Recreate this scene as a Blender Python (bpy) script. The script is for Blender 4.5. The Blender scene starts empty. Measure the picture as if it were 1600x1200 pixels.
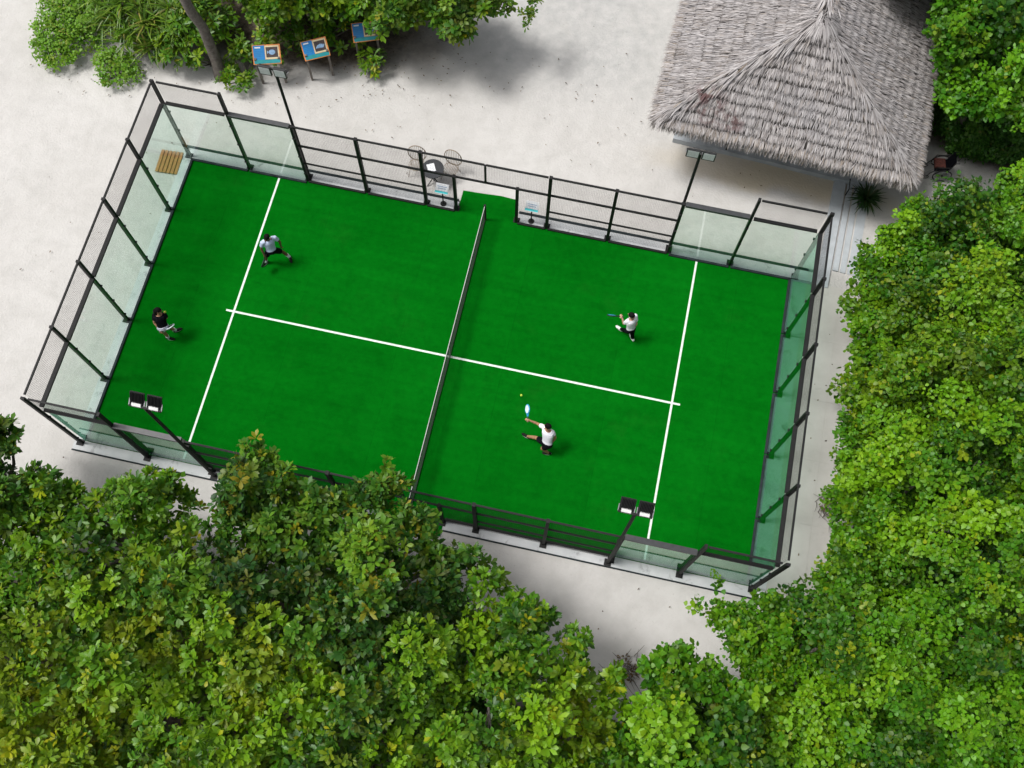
import bpy, bmesh, math, random
import numpy as np
from mathutils import Vector, Matrix, Quaternion, noise as mnoise

random.seed(7)
RNG = np.random.default_rng(11)
S = bpy.context.scene
COL = S.collection
PI = math.pi
rad = math.radians

# ------------------------------------------------------------------ camera
cam_d = bpy.data.cameras.new('camera')
cam = bpy.data.objects.new('camera', cam_d)
COL.objects.link(cam)
_r = Vector((0.97685491, 0.21351836, 0.0128217))
_d = Vector((0.20506918, -0.91778044, -0.34003779))
_f = Vector((-0.06083681, 0.33479692, -0.94032436))
cam.matrix_world = Matrix(((_r.x, -_d.x, -_f.x, 3.9696), (_r.y, -_d.y, -_f.y, -10.9512),
                           (_r.z, -_d.z, -_f.z, 29.4719), (0, 0, 0, 1)))
cam_d.sensor_width = 36.0
cam_d.lens = 36.0 * 1599.5 / 1600.0
cam_d.clip_start = 0.5
cam_d.clip_end = 1500.0
S.camera = cam

# ------------------------------------------------------------------ light
SUN_EL, SUN_AZ = 63.0, (-0.97, -0.12)          # where the sun stands
world = bpy.data.worlds.new('World')
S.world = world
world.use_nodes = True
wn = world.node_tree
bg = wn.nodes['Background']
sky = wn.nodes.new('ShaderNodeTexSky')
sky.sky_type = 'NISHITA'
sky.sun_disc = False
sky.sun_elevation = rad(SUN_EL)
sky.sun_rotation = math.atan2(SUN_AZ[0], SUN_AZ[1])
sky.air_density = 1.0
sky.dust_density = 6.0
sky.ozone_density = 1.0
hs = wn.nodes.new('ShaderNodeHueSaturation')
hs.inputs['Saturation'].default_value = 0.28
wn.links.new(sky.outputs[0], hs.inputs['Color'])
wn.links.new(hs.outputs[0], bg.inputs['Color'])
bg.inputs['Strength'].default_value = 0.080

sun_d = bpy.data.lights.new('sun', 'SUN')
sun_d.energy = 1.52
sun_d.angle = rad(14)
sun_d.color = (1.0, 0.978, 0.945)
sun = bpy.data.objects.new('sun', sun_d)
COL.objects.link(sun)
_az = Vector((SUN_AZ[0], SUN_AZ[1], 0)).normalized()
_tosun = Vector((_az.x * math.cos(rad(SUN_EL)), _az.y * math.cos(rad(SUN_EL)), math.sin(rad(SUN_EL))))
sun.rotation_mode = 'QUATERNION'
sun.rotation_quaternion = _tosun.to_track_quat('Z', 'Y')
sun.location = _tosun * 60

vs = S.view_settings
vs.view_transform = 'Standard'
vs.look = 'None'
vs.gamma = 1.0
vs.use_curve_mapping = False
vs.exposure = 0.76
S.cycles.max_bounces = 10
S.cycles.transparent_max_bounces = 24
S.cycles.glossy_bounces = 4
S.cycles.caustics_reflective = False
S.cycles.caustics_refractive = False


# ------------------------------------------------------------------ materials
def new_mat(name):
    m = bpy.data.materials.new(name)
    m.use_nodes = True
    nt = m.node_tree
    return m, nt, nt.nodes['Principled BSDF']


def N(nt, typ, **kw):
    n = nt.nodes.new(typ)
    for k, v in kw.items():
        if k.startswith('i_'):
            key = k[2:]
            n.inputs[int(key) if key.isdigit() else key.replace('_', ' ')].default_value = v
        else:
            setattr(n, k, v)
    return n


def wpos(nt):
    return N(nt, 'ShaderNodeNewGeometry').outputs['Position']


def noise(nt, scale, detail=4.0, rough=0.55, vec=None, dist=0.0):
    n = N(nt, 'ShaderNodeTexNoise')
    n.inputs['Scale'].default_value = scale
    n.inputs['Detail'].default_value = detail
    n.inputs['Roughness'].default_value = rough
    n.inputs['Distortion'].default_value = dist
    nt.links.new(vec if vec is not None else wpos(nt), n.inputs['Vector'])
    return n.outputs['Fac']


def ramp(nt, fac, stops):
    r = N(nt, 'ShaderNodeValToRGB')
    el = r.color_ramp.elements
    while len(el) < len(stops):
        el.new(0.5)
    for e, (p, c) in zip(el, stops):
        e.position = p
        e.color = (c[0], c[1], c[2], 1) if not isinstance(c, (int, float)) else (c, c, c, 1)
    nt.links.new(fac, r.inputs[0])
    return r.outputs[0]


def mixc(nt, fac, a, b, mode='MIX'):
    m = N(nt, 'ShaderNodeMix', data_type='RGBA', blend_type=mode)
    for idx, v in ((0, fac), (6, a), (7, b)):
        if hasattr(v, 'is_linked') or hasattr(v, 'links'):
            nt.links.new(v, m.inputs[idx])
        elif isinstance(v, (int, float)):
            m.inputs[idx].default_value = v
        else:
            m.inputs[idx].default_value = (v[0], v[1], v[2], 1)
    return m.outputs[2]


def bump(nt, bsdf, height, strength=0.3, dist=0.01):
    b = N(nt, 'ShaderNodeBump')
    b.inputs['Strength'].default_value = strength
    b.inputs['Distance'].default_value = dist
    nt.links.new(height, b.inputs['Height'])
    nt.links.new(b.outputs[0], bsdf.inputs['Normal'])


def simple(name, col, rough=0.5, metal=0.0, var=0.15, scale=6.0, spec=0.5, bmp=0.0):
    m, nt, b = new_mat(name)
    f = noise(nt, scale)
    lo = tuple(c * (1 - var) for c in col)
    hi = tuple(min(1, c * (1 + var)) for c in col)
    nt.links.new(ramp(nt, f, [(0.3, lo), (0.7, hi)]), b.inputs['Base Color'])
    b.inputs['Roughness'].default_value = rough
    b.inputs['Metallic'].default_value = metal
    b.inputs['Specular IOR Level'].default_value = spec
    if bmp:
        bump(nt, b, noise(nt, scale * 8), bmp, 0.01)
    return m


M = {}
# pale coral sand with grey soil, painted tree shade, footprints and specks
m, nt, b = new_mat('coral_sand')
p = wpos(nt)
base = ramp(nt, noise(nt, 0.22, 5, 0.6), [(0.3, (0.490, 0.475, 0.455)), (0.7, (0.545, 0.532, 0.514))])
mott = ramp(nt, noise(nt, 1.7, 6, 0.62), [(0.30, (0.90, 0.90, 0.895)), (0.58, (1, 1, 1))])
c = mixc(nt, 1.0, base, mott, 'MULTIPLY')
# grey soil and the far trees' shade, both put into the sand colour
sep = N(nt, 'ShaderNodeSeparateXYZ')
nt.links.new(p, sep.inputs[0])


def blob_mask(cx, cy, rx, ry, soft=0.5):
    mp = N(nt, 'ShaderNodeMapping')
    mp.inputs['Location'].default_value = (-cx / rx, -cy / ry, 0)
    mp.inputs['Scale'].default_value = (1 / rx, 1 / ry, 0)
    wob = N(nt, 'ShaderNodeTexNoise')
    wob.inputs['Scale'].default_value = 0.55
    wob.inputs['Detail'].default_value = 5
    nt.links.new(p, wob.inputs['Vector'])
    add = N(nt, 'ShaderNodeVectorMath', operation='MULTIPLY_ADD')
    nt.links.new(wob.outputs['Color'], add.inputs[0])
    add.inputs[1].default_value = (2.2, 2.2, 0)
    add.inputs[2].default_value = (-1.1, -1.1, 0)
    ad2 = N(nt, 'ShaderNodeVectorMath', operation='ADD')
    nt.links.new(p, ad2.inputs[0])
    nt.links.new(add.outputs[0], ad2.inputs[1])
    nt.links.new(ad2.outputs[0], mp.inputs['Vector'])
    ln = N(nt, 'ShaderNodeVectorMath', operation='LENGTH')
    nt.links.new(mp.outputs[0], ln.inputs[0])
    mr = N(nt, 'ShaderNodeMapRange', interpolation_type='SMOOTHSTEP')
    mr.inputs[1].default_value = 1.0 + soft
    mr.inputs[2].default_value = 1.0 - soft
    nt.links.new(ln.outputs['Value'], mr.inputs[0])
    return mr.outputs[0]


soil_shade = ramp(nt, noise(nt, 2.6, 6, 0.65), [(0.3, (0.37, 0.37, 0.36)), (0.7, (0.49, 0.48, 0.465))])
c = mixc(nt, blob_mask(1.4, 13.2, 4.6, 3.0, 0.55), c, soil_shade)
c = mixc(nt, blob_mask(-7.2, 9.6, 2.6, 1.0, 0.5), c, soil_shade)
tread = ramp(nt, noise(nt, 0.9, 7, 0.72, dist=0.8), [(0.52, 0.0), (0.72, 0.32)])
c = mixc(nt, tread, c, (0.40, 0.385, 0.36))
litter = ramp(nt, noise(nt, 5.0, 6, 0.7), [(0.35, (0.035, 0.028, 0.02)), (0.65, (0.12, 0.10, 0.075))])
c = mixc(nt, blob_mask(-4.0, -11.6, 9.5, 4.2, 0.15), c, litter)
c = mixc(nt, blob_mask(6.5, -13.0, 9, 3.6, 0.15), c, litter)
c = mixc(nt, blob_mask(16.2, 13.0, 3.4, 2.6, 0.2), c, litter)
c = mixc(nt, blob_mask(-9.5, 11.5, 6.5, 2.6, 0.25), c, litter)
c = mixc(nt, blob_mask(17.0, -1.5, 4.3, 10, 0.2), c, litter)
yel = (0.50, 0.44, 0.34)
c = mixc(nt, blob_mask(9.4, 8.6, 3.2, 0.55, 0.7), c, yel)
spk = ramp(nt, noise(nt, 11, 3, 0.5), [(0.24, (0.45, 0.42, 0.38)), (0.31, (1, 1, 1))])
c = mixc(nt, 0.3, c, mixc(nt, 1.0, c, spk, 'MULTIPLY'))
nt.links.new(c, b.inputs['Base Color'])
b.inputs['Roughness'].default_value = 0.95
b.inputs['Specular IOR Level'].default_value = 0.15
hgt = mixc(nt, 0.5, noise(nt, 3.2, 4, 0.6), noise(nt, 14, 4, 0.6))
bump(nt, b, hgt, 0.55, 0.06)
M['sand'] = m

# artificial turf
m, nt, b = new_mat('green_turf')
a = ramp(nt, noise(nt, 0.35, 5, 0.6), [(0.3, (0.0009, 0.113, 0.0043)), (0.7, (0.0017, 0.139, 0.0060))])
w = N(nt, 'ShaderNodeMapping')
w.inputs['Scale'].default_value = (0.06, 1.6, 1)
w.inputs['Rotation'].default_value = (0, 0, 0.03)
nt.links.new(wpos(nt), w.inputs['Vector'])
streak = ramp(nt, noise(nt, 2.0, 4, 0.6, w.outputs[0]), [(0.3, 0.88), (0.7, 1.06)])
a = mixc(nt, 1.0, a, streak, 'MULTIPLY')
fine = ramp(nt, noise(nt, 60, 3, 0.7), [(0.25, 0.72), (0.75, 1.22)])
a = mixc(nt, 1.0, a, fine, 'MULTIPLY')
mid = ramp(nt, noise(nt, 5, 5, 0.65), [(0.3, 0.86), (0.7, 1.08)])
a = mixc(nt, 1.0, a, mid, 'MULTIPLY')
sandy = ramp(nt, noise(nt, 0.5, 6, 0.7), [(0.56, 0.0), (0.85, 0.07)])
a = mixc(nt, sandy, a, (0.06, 0.15, 0.04))
worn = ramp(nt, noise(nt, 1.1, 6, 0.68, dist=0.5), [(0.50, 1.0), (0.70, 0.86)])
a = mixc(nt, 1.0, a, worn, 'MULTIPLY')
rollx = N(nt, 'ShaderNodeSeparateXYZ')
nt.links.new(wpos(nt), rollx.inputs[0])
rd = N(nt, 'ShaderNodeMath', operation='MULTIPLY_ADD')
rd.inputs[1].default_value = 1 / 3.33
rd.inputs[2].default_value = 0.5
nt.links.new(rollx.outputs['X'], rd.inputs[0])
fl_ = N(nt, 'ShaderNodeMath', operation='FLOOR')
nt.links.new(rd.outputs[0], fl_.inputs[0])
wnz = N(nt, 'ShaderNodeTexWhiteNoise', noise_dimensions='1D')
nt.links.new(fl_.outputs[0], wnz.inputs['W'])
a = mixc(nt, 1.0, a, ramp(nt, wnz.outputs['Value'], [(0.0, 0.93), (1.0, 1.03)]), 'MULTIPLY')
frc = N(nt, 'ShaderNodeMath', operation='FRACT')
nt.links.new(rd.outputs[0], frc.inputs[0])
a = mixc(nt, 1.0, a, ramp(nt, frc.outputs[0], [(0.0, 0.80), (0.008, 1.0)]), 'MULTIPLY')
nt.links.new(a, b.inputs['Base Color'])
b.inputs['Roughness'].default_value = 1.0
b.inputs['Specular IOR Level'].default_value = 0.0
bump(nt, b, noise(nt, 90, 2, 0.6), 0.4, 0.01)
M['turf'] = m

m, nt, b = new_mat('white_line')
a = ramp(nt, noise(nt, 3.0, 6, 0.7), [(0.3, (0.55, 0.66, 0.57)), (0.6, (0.72, 0.78, 0.73))])
nt.links.new(a, b.inputs['Base Color'])
b.inputs['Roughness'].default_value = 0.9
b.inputs['Specular IOR Level'].default_value = 0.1
M['line'] = m

m, nt, b = new_mat('weathered_concrete')
a = ramp(nt, noise(nt, 1.2, 5, 0.6), [(0.3, (0.44, 0.46, 0.47)), (0.7, (0.60, 0.61, 0.615))])
st = ramp(nt, noise(nt, 1.9, 7, 0.72, dist=0.6), [(0.56, 0.0), (0.68, 0.8)])
a = mixc(nt, st, a, (0.20, 0.20, 0.205))
nt.links.new(a, b.inputs['Base Color'])
b.inputs['Roughness'].default_value = 0.85
bump(nt, b, noise(nt, 30, 4), 0.25, 0.01)
M['concrete'] = m

m, nt, b = new_mat('path_concrete')
a = ramp(nt, noise(nt, 0.7, 6, 0.62), [(0.3, (0.43, 0.41, 0.38)), (0.7, (0.54, 0.52, 0.49))])
st = ramp(nt, noise(nt, 2.4, 7, 0.7, dist=0.5), [(0.6, 0.0), (0.74, 0.45)])
a = mixc(nt, st, a, (0.30, 0.285, 0.26))
nt.links.new(a, b.inputs['Base Color'])
b.inputs['Roughness'].default_value = 0.9
bump(nt, b, noise(nt, 25, 4), 0.25, 0.01)
M['path'] = m
M['step'] = simple('pale_step_concrete', (0.40, 0.43, 0.455), 0.8, var=0.12, scale=2.5, bmp=0.2)
M['joint'] = simple('dark_joint', (0.06, 0.058, 0.055), 0.95)
M['kerb'] = simple('dark_kerb', (0.020, 0.028, 0.031), 0.8, var=0.4, scale=4, spec=0.2)
M['steel'] = simple('black_powder_steel', (0.012, 0.012, 0.0125), 0.6, metal=0.0, var=0.25, scale=10, spec=0.25)
M['greysteel'] = simple('dark_grey_beam', (0.045, 0.047, 0.05), 0.45, var=0.2, scale=8)
M['wire'] = simple('black_wire', (0.010, 0.0095, 0.0095), 0.7, spec=0.15)
M['zinc'] = simple('dull_zinc', (0.35, 0.35, 0.36), 0.4, metal=0.7, var=0.2, scale=20)
M['lampbody'] = simple('lamp_black', (0.012, 0.012, 0.013), 0.5)
M['whitepaint'] = simple('white_paint', (0.78, 0.78, 0.77), 0.5, var=0.05)
M['lens'] = simple('lamp_lens', (0.66, 0.67, 0.68), 0.5, var=0.15, scale=30, spec=0.2)
M['netblack'] = simple('net_cord', (0.012, 0.016, 0.013), 0.8)
M['tape'] = simple('net_tape', (0.46, 0.47, 0.45), 0.8, var=0.1)

m, nt, b = new_mat('tempered_glass')
out = nt.nodes['Material Output']
fr = N(nt, 'ShaderNodeFresnel')
geo = N(nt, 'ShaderNodeNewGeometry')
ior = N(nt, 'ShaderNodeMapRange')          # the same reflection on both faces of the pane
ior.inputs[3].default_value = 1.51
ior.inputs[4].default_value = 1 / 1.51
nt.links.new(geo.outputs['Backfacing'], ior.inputs[0])
nt.links.new(ior.outputs[0], fr.inputs['IOR'])
tr = N(nt, 'ShaderNodeBsdfTransparent')
tint = ramp(nt, noise(nt, 0.8, 3), [(0.3, (0.905, 0.958, 0.938)), (0.7, (0.925, 0.965, 0.948))])
lw = N(nt, 'ShaderNodeLayerWeight')       # longer way through the pane at a grazing look
lw.inputs['Blend'].default_value = 0.5
tint = mixc(nt, ramp(nt, noise(nt, 2.2, 6, 0.7, dist=0.6), [(0.5, 0.0), (0.75, 0.5)]), tint, (0.80, 0.87, 0.85))
tint = mixc(nt, ramp(nt, lw.outputs['Facing'], [(0.55, 0.0), (0.9, 1.0)]), tint, (0.46, 0.77, 0.65))
nt.links.new(tint, tr.inputs['Color'])
gl = N(nt, 'ShaderNodeBsdfGlossy')
gl.inputs['Roughness'].default_value = 0.02
gl.inputs['Color'].default_value = (0.92, 0.97, 0.95, 1)
mx = N(nt, 'ShaderNodeMixShader')
nt.links.new(fr.outputs[0], mx.inputs[0])
nt.links.new(tr.outputs[0], mx.inputs[1])
nt.links.new(gl.outputs[0], mx.inputs[2])
nt.links.new(mx.outputs[0], out.inputs['Surface'])
M['glass'] = m


def attr(nt, name):
    return N(nt, 'ShaderNodeAttribute', attribute_name=name).outputs['Fac']


def leaf_mat(name, dark, midc, light, old, rough=0.36, spec=0.5, trans=0.3):
    m, nt, b = new_mat(name)
    c = ramp(nt, attr(nt, 'tint'), [(0.0, dark), (0.5, midc), (1.0, light)])
    c = mixc(nt, attr(nt, 'age'), c, old)
    back = N(nt, 'ShaderNodeNewGeometry').outputs['Backfacing']
    c2 = mixc(nt, 0.35, c, (0.16, 0.2, 0.09))
    c = mixc(nt, back, c, c2)
    nt.links.new(c, b.inputs['Base Color'])
    b.inputs['Roughness'].default_value = rough
    b.inputs['Specular IOR Level'].default_value = spec
    t = N(nt, 'ShaderNodeBsdfTranslucent')
    tc = mixc(nt, 1.0, c, (1.15, 1.25, 0.5), 'MULTIPLY')
    nt.links.new(tc, t.inputs['Color'])
    mx = N(nt, 'ShaderNodeMixShader')
    mx.inputs[0].default_value = trans
    nt.links.new(b.outputs[0], mx.inputs[1])
    nt.links.new(t.outputs[0], mx.inputs[2])
    nt.links.new(mx.outputs[0], nt.nodes['Material Output'].inputs['Surface'])
    return m


M['leaf_big'] = leaf_mat('broad_leaf', (0.0146, 0.0626, 0.0080), (0.0515, 0.1647, 0.0070), (0.1680, 0.3364, 0.0080), (0.3472, 0.3538, 0.0100), 0.42, 0.35, 0.24)
M['leaf_dull'] = leaf_mat('dull_broad_leaf', (0.0123, 0.0557, 0.0100), (0.0414, 0.1392, 0.0100), (0.1344, 0.2842, 0.0120), (0.2912, 0.2436, 0.0120), 0.45, 0.32, 0.24)
M['leaf_heart'] = leaf_mat('heart_leaf', (0.0138, 0.0747, 0.0040), (0.0552, 0.1942, 0.0050), (0.1577, 0.3468, 0.0060), (0.2661, 0.3202, 0.0080), 0.45, 0.32, 0.24)
M['leaf_deep'] = leaf_mat('deep_green_leaf', (0.0123, 0.0696, 0.0040), (0.0414, 0.1717, 0.0040), (0.1176, 0.3074, 0.0060), (0.2240, 0.2900, 0.0100), 0.45, 0.3, 0.24)  # leaves of a deeper green of their own
M['leaf_cover'] = leaf_mat('ground_cover_leaf', (0.03, 0.10, 0.010), (0.09, 0.24, 0.010), (0.17, 0.36, 0.014), (0.25, 0.24, 0.04), 0.5, 0.35)
M['leaf_hedge'] = leaf_mat('hedge_leaf', (0.012, 0.05, 0.006), (0.028, 0.11, 0.008), (0.06, 0.18, 0.012), (0.1, 0.12, 0.02), 0.5, 0.3)
M['leaf_strap'] = leaf_mat('strap_leaf', (0.025, 0.08, 0.008), (0.075, 0.18, 0.010), (0.17, 0.30, 0.022), (0.3, 0.26, 0.06), 0.4, 0.4)
M['leaf_dark'] = leaf_mat('dark_strap_leaf', (0.012, 0.036, 0.012), (0.024, 0.068, 0.020), (0.05, 0.115, 0.03), (0.06, 0.07, 0.02), 0.4, 0.4)
M['leaf_dry'] = leaf_mat('dry_leaf', (0.06, 0.04, 0.03), (0.14, 0.095, 0.06), (0.26, 0.2, 0.13), (0.3, 0.2, 0.06), 0.7, 0.2)

m, nt, b = new_mat('tree_bark')
a = ramp(nt, noise(nt, 9, 6, 0.7), [(0.3, (0.075, 0.06, 0.05)), (0.7, (0.22, 0.195, 0.175))])
nt.links.new(a, b.inputs['Base Color'])
b.inputs['Roughness'].default_value = 0.9
bump(nt, b, noise(nt, 22, 5, 0.7), 0.8, 0.03)
M['bark'] = m

m, nt, b = new_mat('palm_thatch')
c = ramp(nt, attr(nt, 'tint'), [(0.0, (0.10, 0.09, 0.086)), (0.4, (0.265, 0.245, 0.24)), (1.0, (0.50, 0.475, 0.47))])
c = mixc(nt, ramp(nt, noise(nt, 0.9, 5), [(0.4, 0.0), (0.75, 0.35)]), c, (0.33, 0.33, 0.35))
c = mixc(nt, attr(nt, 'age'), c, (0.22, 0.155, 0.085))
pos = wpos(nt)
for (sx, sy, sz, r) in ((6.2, 8.2, 3.45, 0.75), (7.0, 7.95, 3.3, 0.5), (5.9, 8.5, 3.7, 0.4)):
    sb = N(nt, 'ShaderNodeVectorMath', operation='SUBTRACT')
    sb.inputs[1].default_value = (sx, sy, sz)
    nt.links.new(pos, sb.inputs[0])
    ln = N(nt, 'ShaderNodeVectorMath', operation='LENGTH')
    nt.links.new(sb.outputs[0], ln.inputs[0])
    mr = N(nt, 'ShaderNodeMapRange')
    mr.inputs[1].default_value = r
    mr.inputs[2].default_value = r * 0.3
    nt.links.new(ln.outputs['Value'], mr.inputs[0])
    patch = ramp(nt, noise(nt, 3.6, 4, 0.6), [(0.47, 0.0), (0.56, 0.8)])
    mu = N(nt, 'ShaderNodeMath', operation='MULTIPLY')
    nt.links.new(mr.outputs[0], mu.inputs[0])
    nt.links.new(patch, mu.inputs[1])
    c = mixc(nt, mu.outputs[0], c, (0.105, 0.05, 0.05))
nt.links.new(c, b.inputs['Base Color'])
b.inputs['Roughness'].default_value = 0.8
b.inputs['Specular IOR Level'].default_value = 0.25
M['thatch'] = m
M['thatch_base'] = simple('thatch_underlay', (0.10, 0.09, 0.085), 0.95, var=0.3, scale=8)

m, nt, b = new_mat('varnished_wood')
w = N(nt, 'ShaderNodeMapping')
w.inputs['Scale'].default_value = (14, 1.6, 1)
nt.links.new(wpos(nt), w.inputs['Vector'])
a = ramp(nt, noise(nt, 3, 5, 0.6, w.outputs[0]), [(0.3, (0.22, 0.085, 0.018)), (0.7, (0.44, 0.20, 0.048))])
nt.links.new(a, b.inputs['Base Color'])
b.inputs['Roughness'].default_value = 0.55
M['wood'] = m
M['timber'] = simple('grey_timber', (0.17, 0.15, 0.13), 0.8, var=0.3, scale=12)
M['boardblue'] = simple('board_blue', (0.006, 0.20, 0.52), 0.4, var=0.08)
M['textblue'] = simple('small_print', (0.06, 0.30, 0.58), 0.5)
M['boardteal'] = simple('board_teal', (0.012, 0.26, 0.29), 0.4, var=0.08)
M['boardorange'] = simple('board_orange', (0.62, 0.22, 0.05), 0.6, var=0.15)
M['boarddark'] = simple('picture_dark', (0.05, 0.035, 0.035), 0.4, var=0.5, scale=14)
M['boardlight'] = simple('picture_light', (0.22, 0.36, 0.55), 0.4, var=0.3, scale=18)
M['cream'] = simple('cream_frame', (0.70, 0.58, 0.36), 0.6, var=0.1)
M['tablegrey'] = simple('table_charcoal', (0.030, 0.033, 0.038), 0.5, var=0.2)
M['chairwire'] = simple('bronze_wire', (0.30, 0.24, 0.18), 0.5, metal=0.3)
M['paper'] = simple('white_paper', (0.80, 0.82, 0.84), 0.7, var=0.03)
M['cyan'] = simple('cyan_print', (0.06, 0.58, 0.62), 0.5, var=0.1)
M['stone'] = simple('hut_plaster', (0.38, 0.40, 0.41), 0.85, var=0.15, scale=2)
M['redbrown'] = simple('red_brown_cloth', (0.11, 0.032, 0.024), 0.8, var=0.4, scale=20)
M['rubber'] = simple('black_rubber', (0.012, 0.012, 0.012), 0.75)
M['blackcloth'] = simple('black_cloth', (0.007, 0.007, 0.010), 0.95, var=0.35, scale=14, spec=0.05)
M['whitecloth'] = simple('white_cloth', (0.74, 0.74, 0.80), 0.85, var=0.08, scale=9, bmp=0.2)
M['bluecloth'] = simple('pale_blue_cloth', (0.46, 0.53, 0.70), 0.85, var=0.2, scale=5, bmp=0.2)
M['lilaccloth'] = simple('pale_lilac_cloth', (0.62, 0.62, 0.74), 0.85, var=0.1, scale=9)
M['skin_tan'] = simple('skin_tan', (0.36, 0.19, 0.11), 0.55, var=0.08, scale=20)
M['skin_dark'] = simple('skin_dark', (0.14, 0.068, 0.042), 0.5, var=0.1, scale=20)
M['skin_light'] = simple('skin_light', (0.48, 0.29, 0.20), 0.55, var=0.08, scale=20)
M['hair'] = simple('black_hair', (0.006, 0.005, 0.005), 0.8, var=0.3, scale=40, spec=0.12)
M['shoewhite'] = simple('shoe_white', (0.72, 0.76, 0.72), 0.6, var=0.08)
M['shoeblack'] = simple('shoe_black', (0.010, 0.010, 0.009), 0.8, spec=0.15)
M['sole'] = simple('shoe_sole', (0.42, 0.45, 0.42), 0.7)
M['racketblue'] = simple('racket_cyan', (0.04, 0.32, 0.55), 0.35)
M['racketwhite'] = simple('racket_white', (0.70, 0.78, 0.82), 0.4)
M['racketblack'] = simple('racket_black', (0.012, 0.02, 0.022), 0.4)
M['ball'] = simple('ball_felt', (0.42, 0.60, 0.06), 0.95, var=0.1, scale=60)
M['eye'] = simple('eye_dark', (0.02, 0.015, 0.012), 0.2)
M['pot'] = simple('dark_pot', (0.03, 0.03, 0.03), 0.7)


# ------------------------------------------------------------------ builders
class MB:
    """collects shapes; build() links them as one mesh object"""

    def __init__(self):
        self.v, self.f = [], []

    def add(self, verts, faces):
        k = len(self.v)
        self.v += [tuple(x) for x in verts]
        self.f += [tuple(i + k for i in q) for q in faces]

    def box(self, c, s, rot=None):
        hx, hy, hz = s[0] / 2, s[1] / 2, s[2] / 2
        vv = [Vector((x, y, z)) for x in (-hx, hx) for y in (-hy, hy) for z in (-hz, hz)]
        if rot is not None:
            vv = [rot @ x for x in vv]
        c = Vector(c)
        self.add([x + c for x in vv], [(0, 1, 3, 2), (4, 6, 7, 5), (0, 4, 5, 1), (2, 3, 7, 6), (0, 2, 6, 4), (1, 5, 7, 3)])
        return self

    def bar(self, p0, p1, w, h, up=(0, 0, 1)):
        p0, p1 = Vector(p0), Vector(p1)
        d = (p1 - p0)
        L = d.length
        d.normalize()
        u = Vector(up)
        if abs(d.dot(u)) > 0.98:
            u = Vector((0, 1, 0))
        s = d.cross(u).normalized()
        u = s.cross(d)
        R = Matrix((s, d, u)).transposed()
        return self.box((p0 + p1) / 2, (w, L, h), R)

    def tube(self, pts, rr, n=8, cap=True, close=False):
        pts = [Vector(q) for q in pts]
        if isinstance(rr, (int, float)):
            rr = [rr] * len(pts)
        k = len(self.v)
        m = len(pts)
        prev = None
        for i, q in enumerate(pts):
            if close:
                t = pts[(i + 1) % m] - pts[i - 1]
            else:
                t = pts[min(i + 1, m - 1)] - pts[max(i - 1, 0)]
            t.normalize()
            if prev is None:
                a = Vector((0, 0, 1)) if abs(t.z) < 0.9 else Vector((1, 0, 0))
                s = t.cross(a).normalized()
            else:
                s = (prev - t * prev.dot(t)).normalized()
            prev = s
            w = t.cross(s)
            for j in range(n):
                a = 2 * PI * j / n
                self.v.append(tuple(q + (s * math.cos(a) + w * math.sin(a)) * rr[i]))
        for i in range(m if close else m - 1):
            a0, b0 = k + i * n, k + ((i + 1) % m) * n
            for j in range(n):
                j2 = (j + 1) % n
                self.f.append((a0 + j, a0 + j2, b0 + j2, b0 + j))
        if cap and not close:
            self.f.append(tuple(k + j for j in reversed(range(n))))
            self.f.append(tuple(k + (m - 1) * n + j for j in range(n)))
        return self

    def loft(self, rings, n=14):
        """rings: (center, axis_a, axis_b, ra, rb)"""
        k = len(self.v)
        for (c, a, b_, ra, rb) in rings:
            c = Vector(c)
            for j in range(n):
                t = 2 * PI * j / n
                self.v.append(tuple(c + Vector(a) * (ra * math.cos(t)) + Vector(b_) * (rb * math.sin(t))))
        for i in range(len(rings) - 1):
            for j in range(n):
                j2 = (j + 1) % n
                self.f.append((k + i * n + j, k + i * n + j2, k + (i + 1) * n + j2, k + (i + 1) * n + j))
        self.f.append(tuple(k + j for j in reversed(range(n))))
        e = k + (len(rings) - 1) * n
        self.f.append(tuple(e + j for j in range(n)))
        return self

    def ball(self, c, r, R=None, nu=14, nv=10, zmin=-1.0):
        c = Vector(c)
        if isinstance(r, (int, float)):
            r = (r, r, r)
        rings = []
        a0 = math.asin(max(-1, zmin))
        k = len(self.v)
        for i in range(nv + 1):
            la = a0 + (PI / 2 - a0) * i / nv
            for j in range(nu):
                lo = 2 * PI * j / nu
                q = Vector((r[0] * math.cos(la) * math.cos(lo), r[1] * math.cos(la) * math.sin(lo), r[2] * math.sin(la)))
                if R is not None:
                    q = R @ q
                self.v.append(tuple(c + q))
        for i in range(nv):
            for j in range(nu):
                j2 = (j + 1) % nu
                self.f.append((k + i * nu + j, k + i * nu + j2, k + (i + 1) * nu + j2, k + (i + 1) * nu + j))
        self.f.append(tuple(k + j for j in reversed(range(nu))))
        self.f.append(tuple(k + nv * nu + j for j in range(nu)))
        return self

    def mesh(self, name, mat, smooth=False, org=(0, 0, 0)):
        me = bpy.data.meshes.new(name)
        o = Vector(org)
        me.from_pydata([(x[0] - o.x, x[1] - o.y, x[2] - o.z) for x in self.v], [], self.f)
        me.materials.append(mat)
        if smooth:
            me.polygons.foreach_set('use_smooth', [True] * len(me.polygons))
            try:
                me.set_sharp_from_angle(angle=rad(40))
            except Exception:
                pass
        me.update()
        return me

    def build(self, name, mat, parent=None, smooth=False, org=None):
        """verts are given in the root's own frame unless org is given"""
        me = self.mesh(name, mat, smooth, org or (0, 0, 0))
        return link(name, me, parent, org)


def link(name, me, parent=None, loc=None):
    o = bpy.data.objects.new(name, me)
    COL.objects.link(o)
    if parent is not None:
        o.parent = parent
    if loc is not None:
        o.location = loc
    return o


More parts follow.
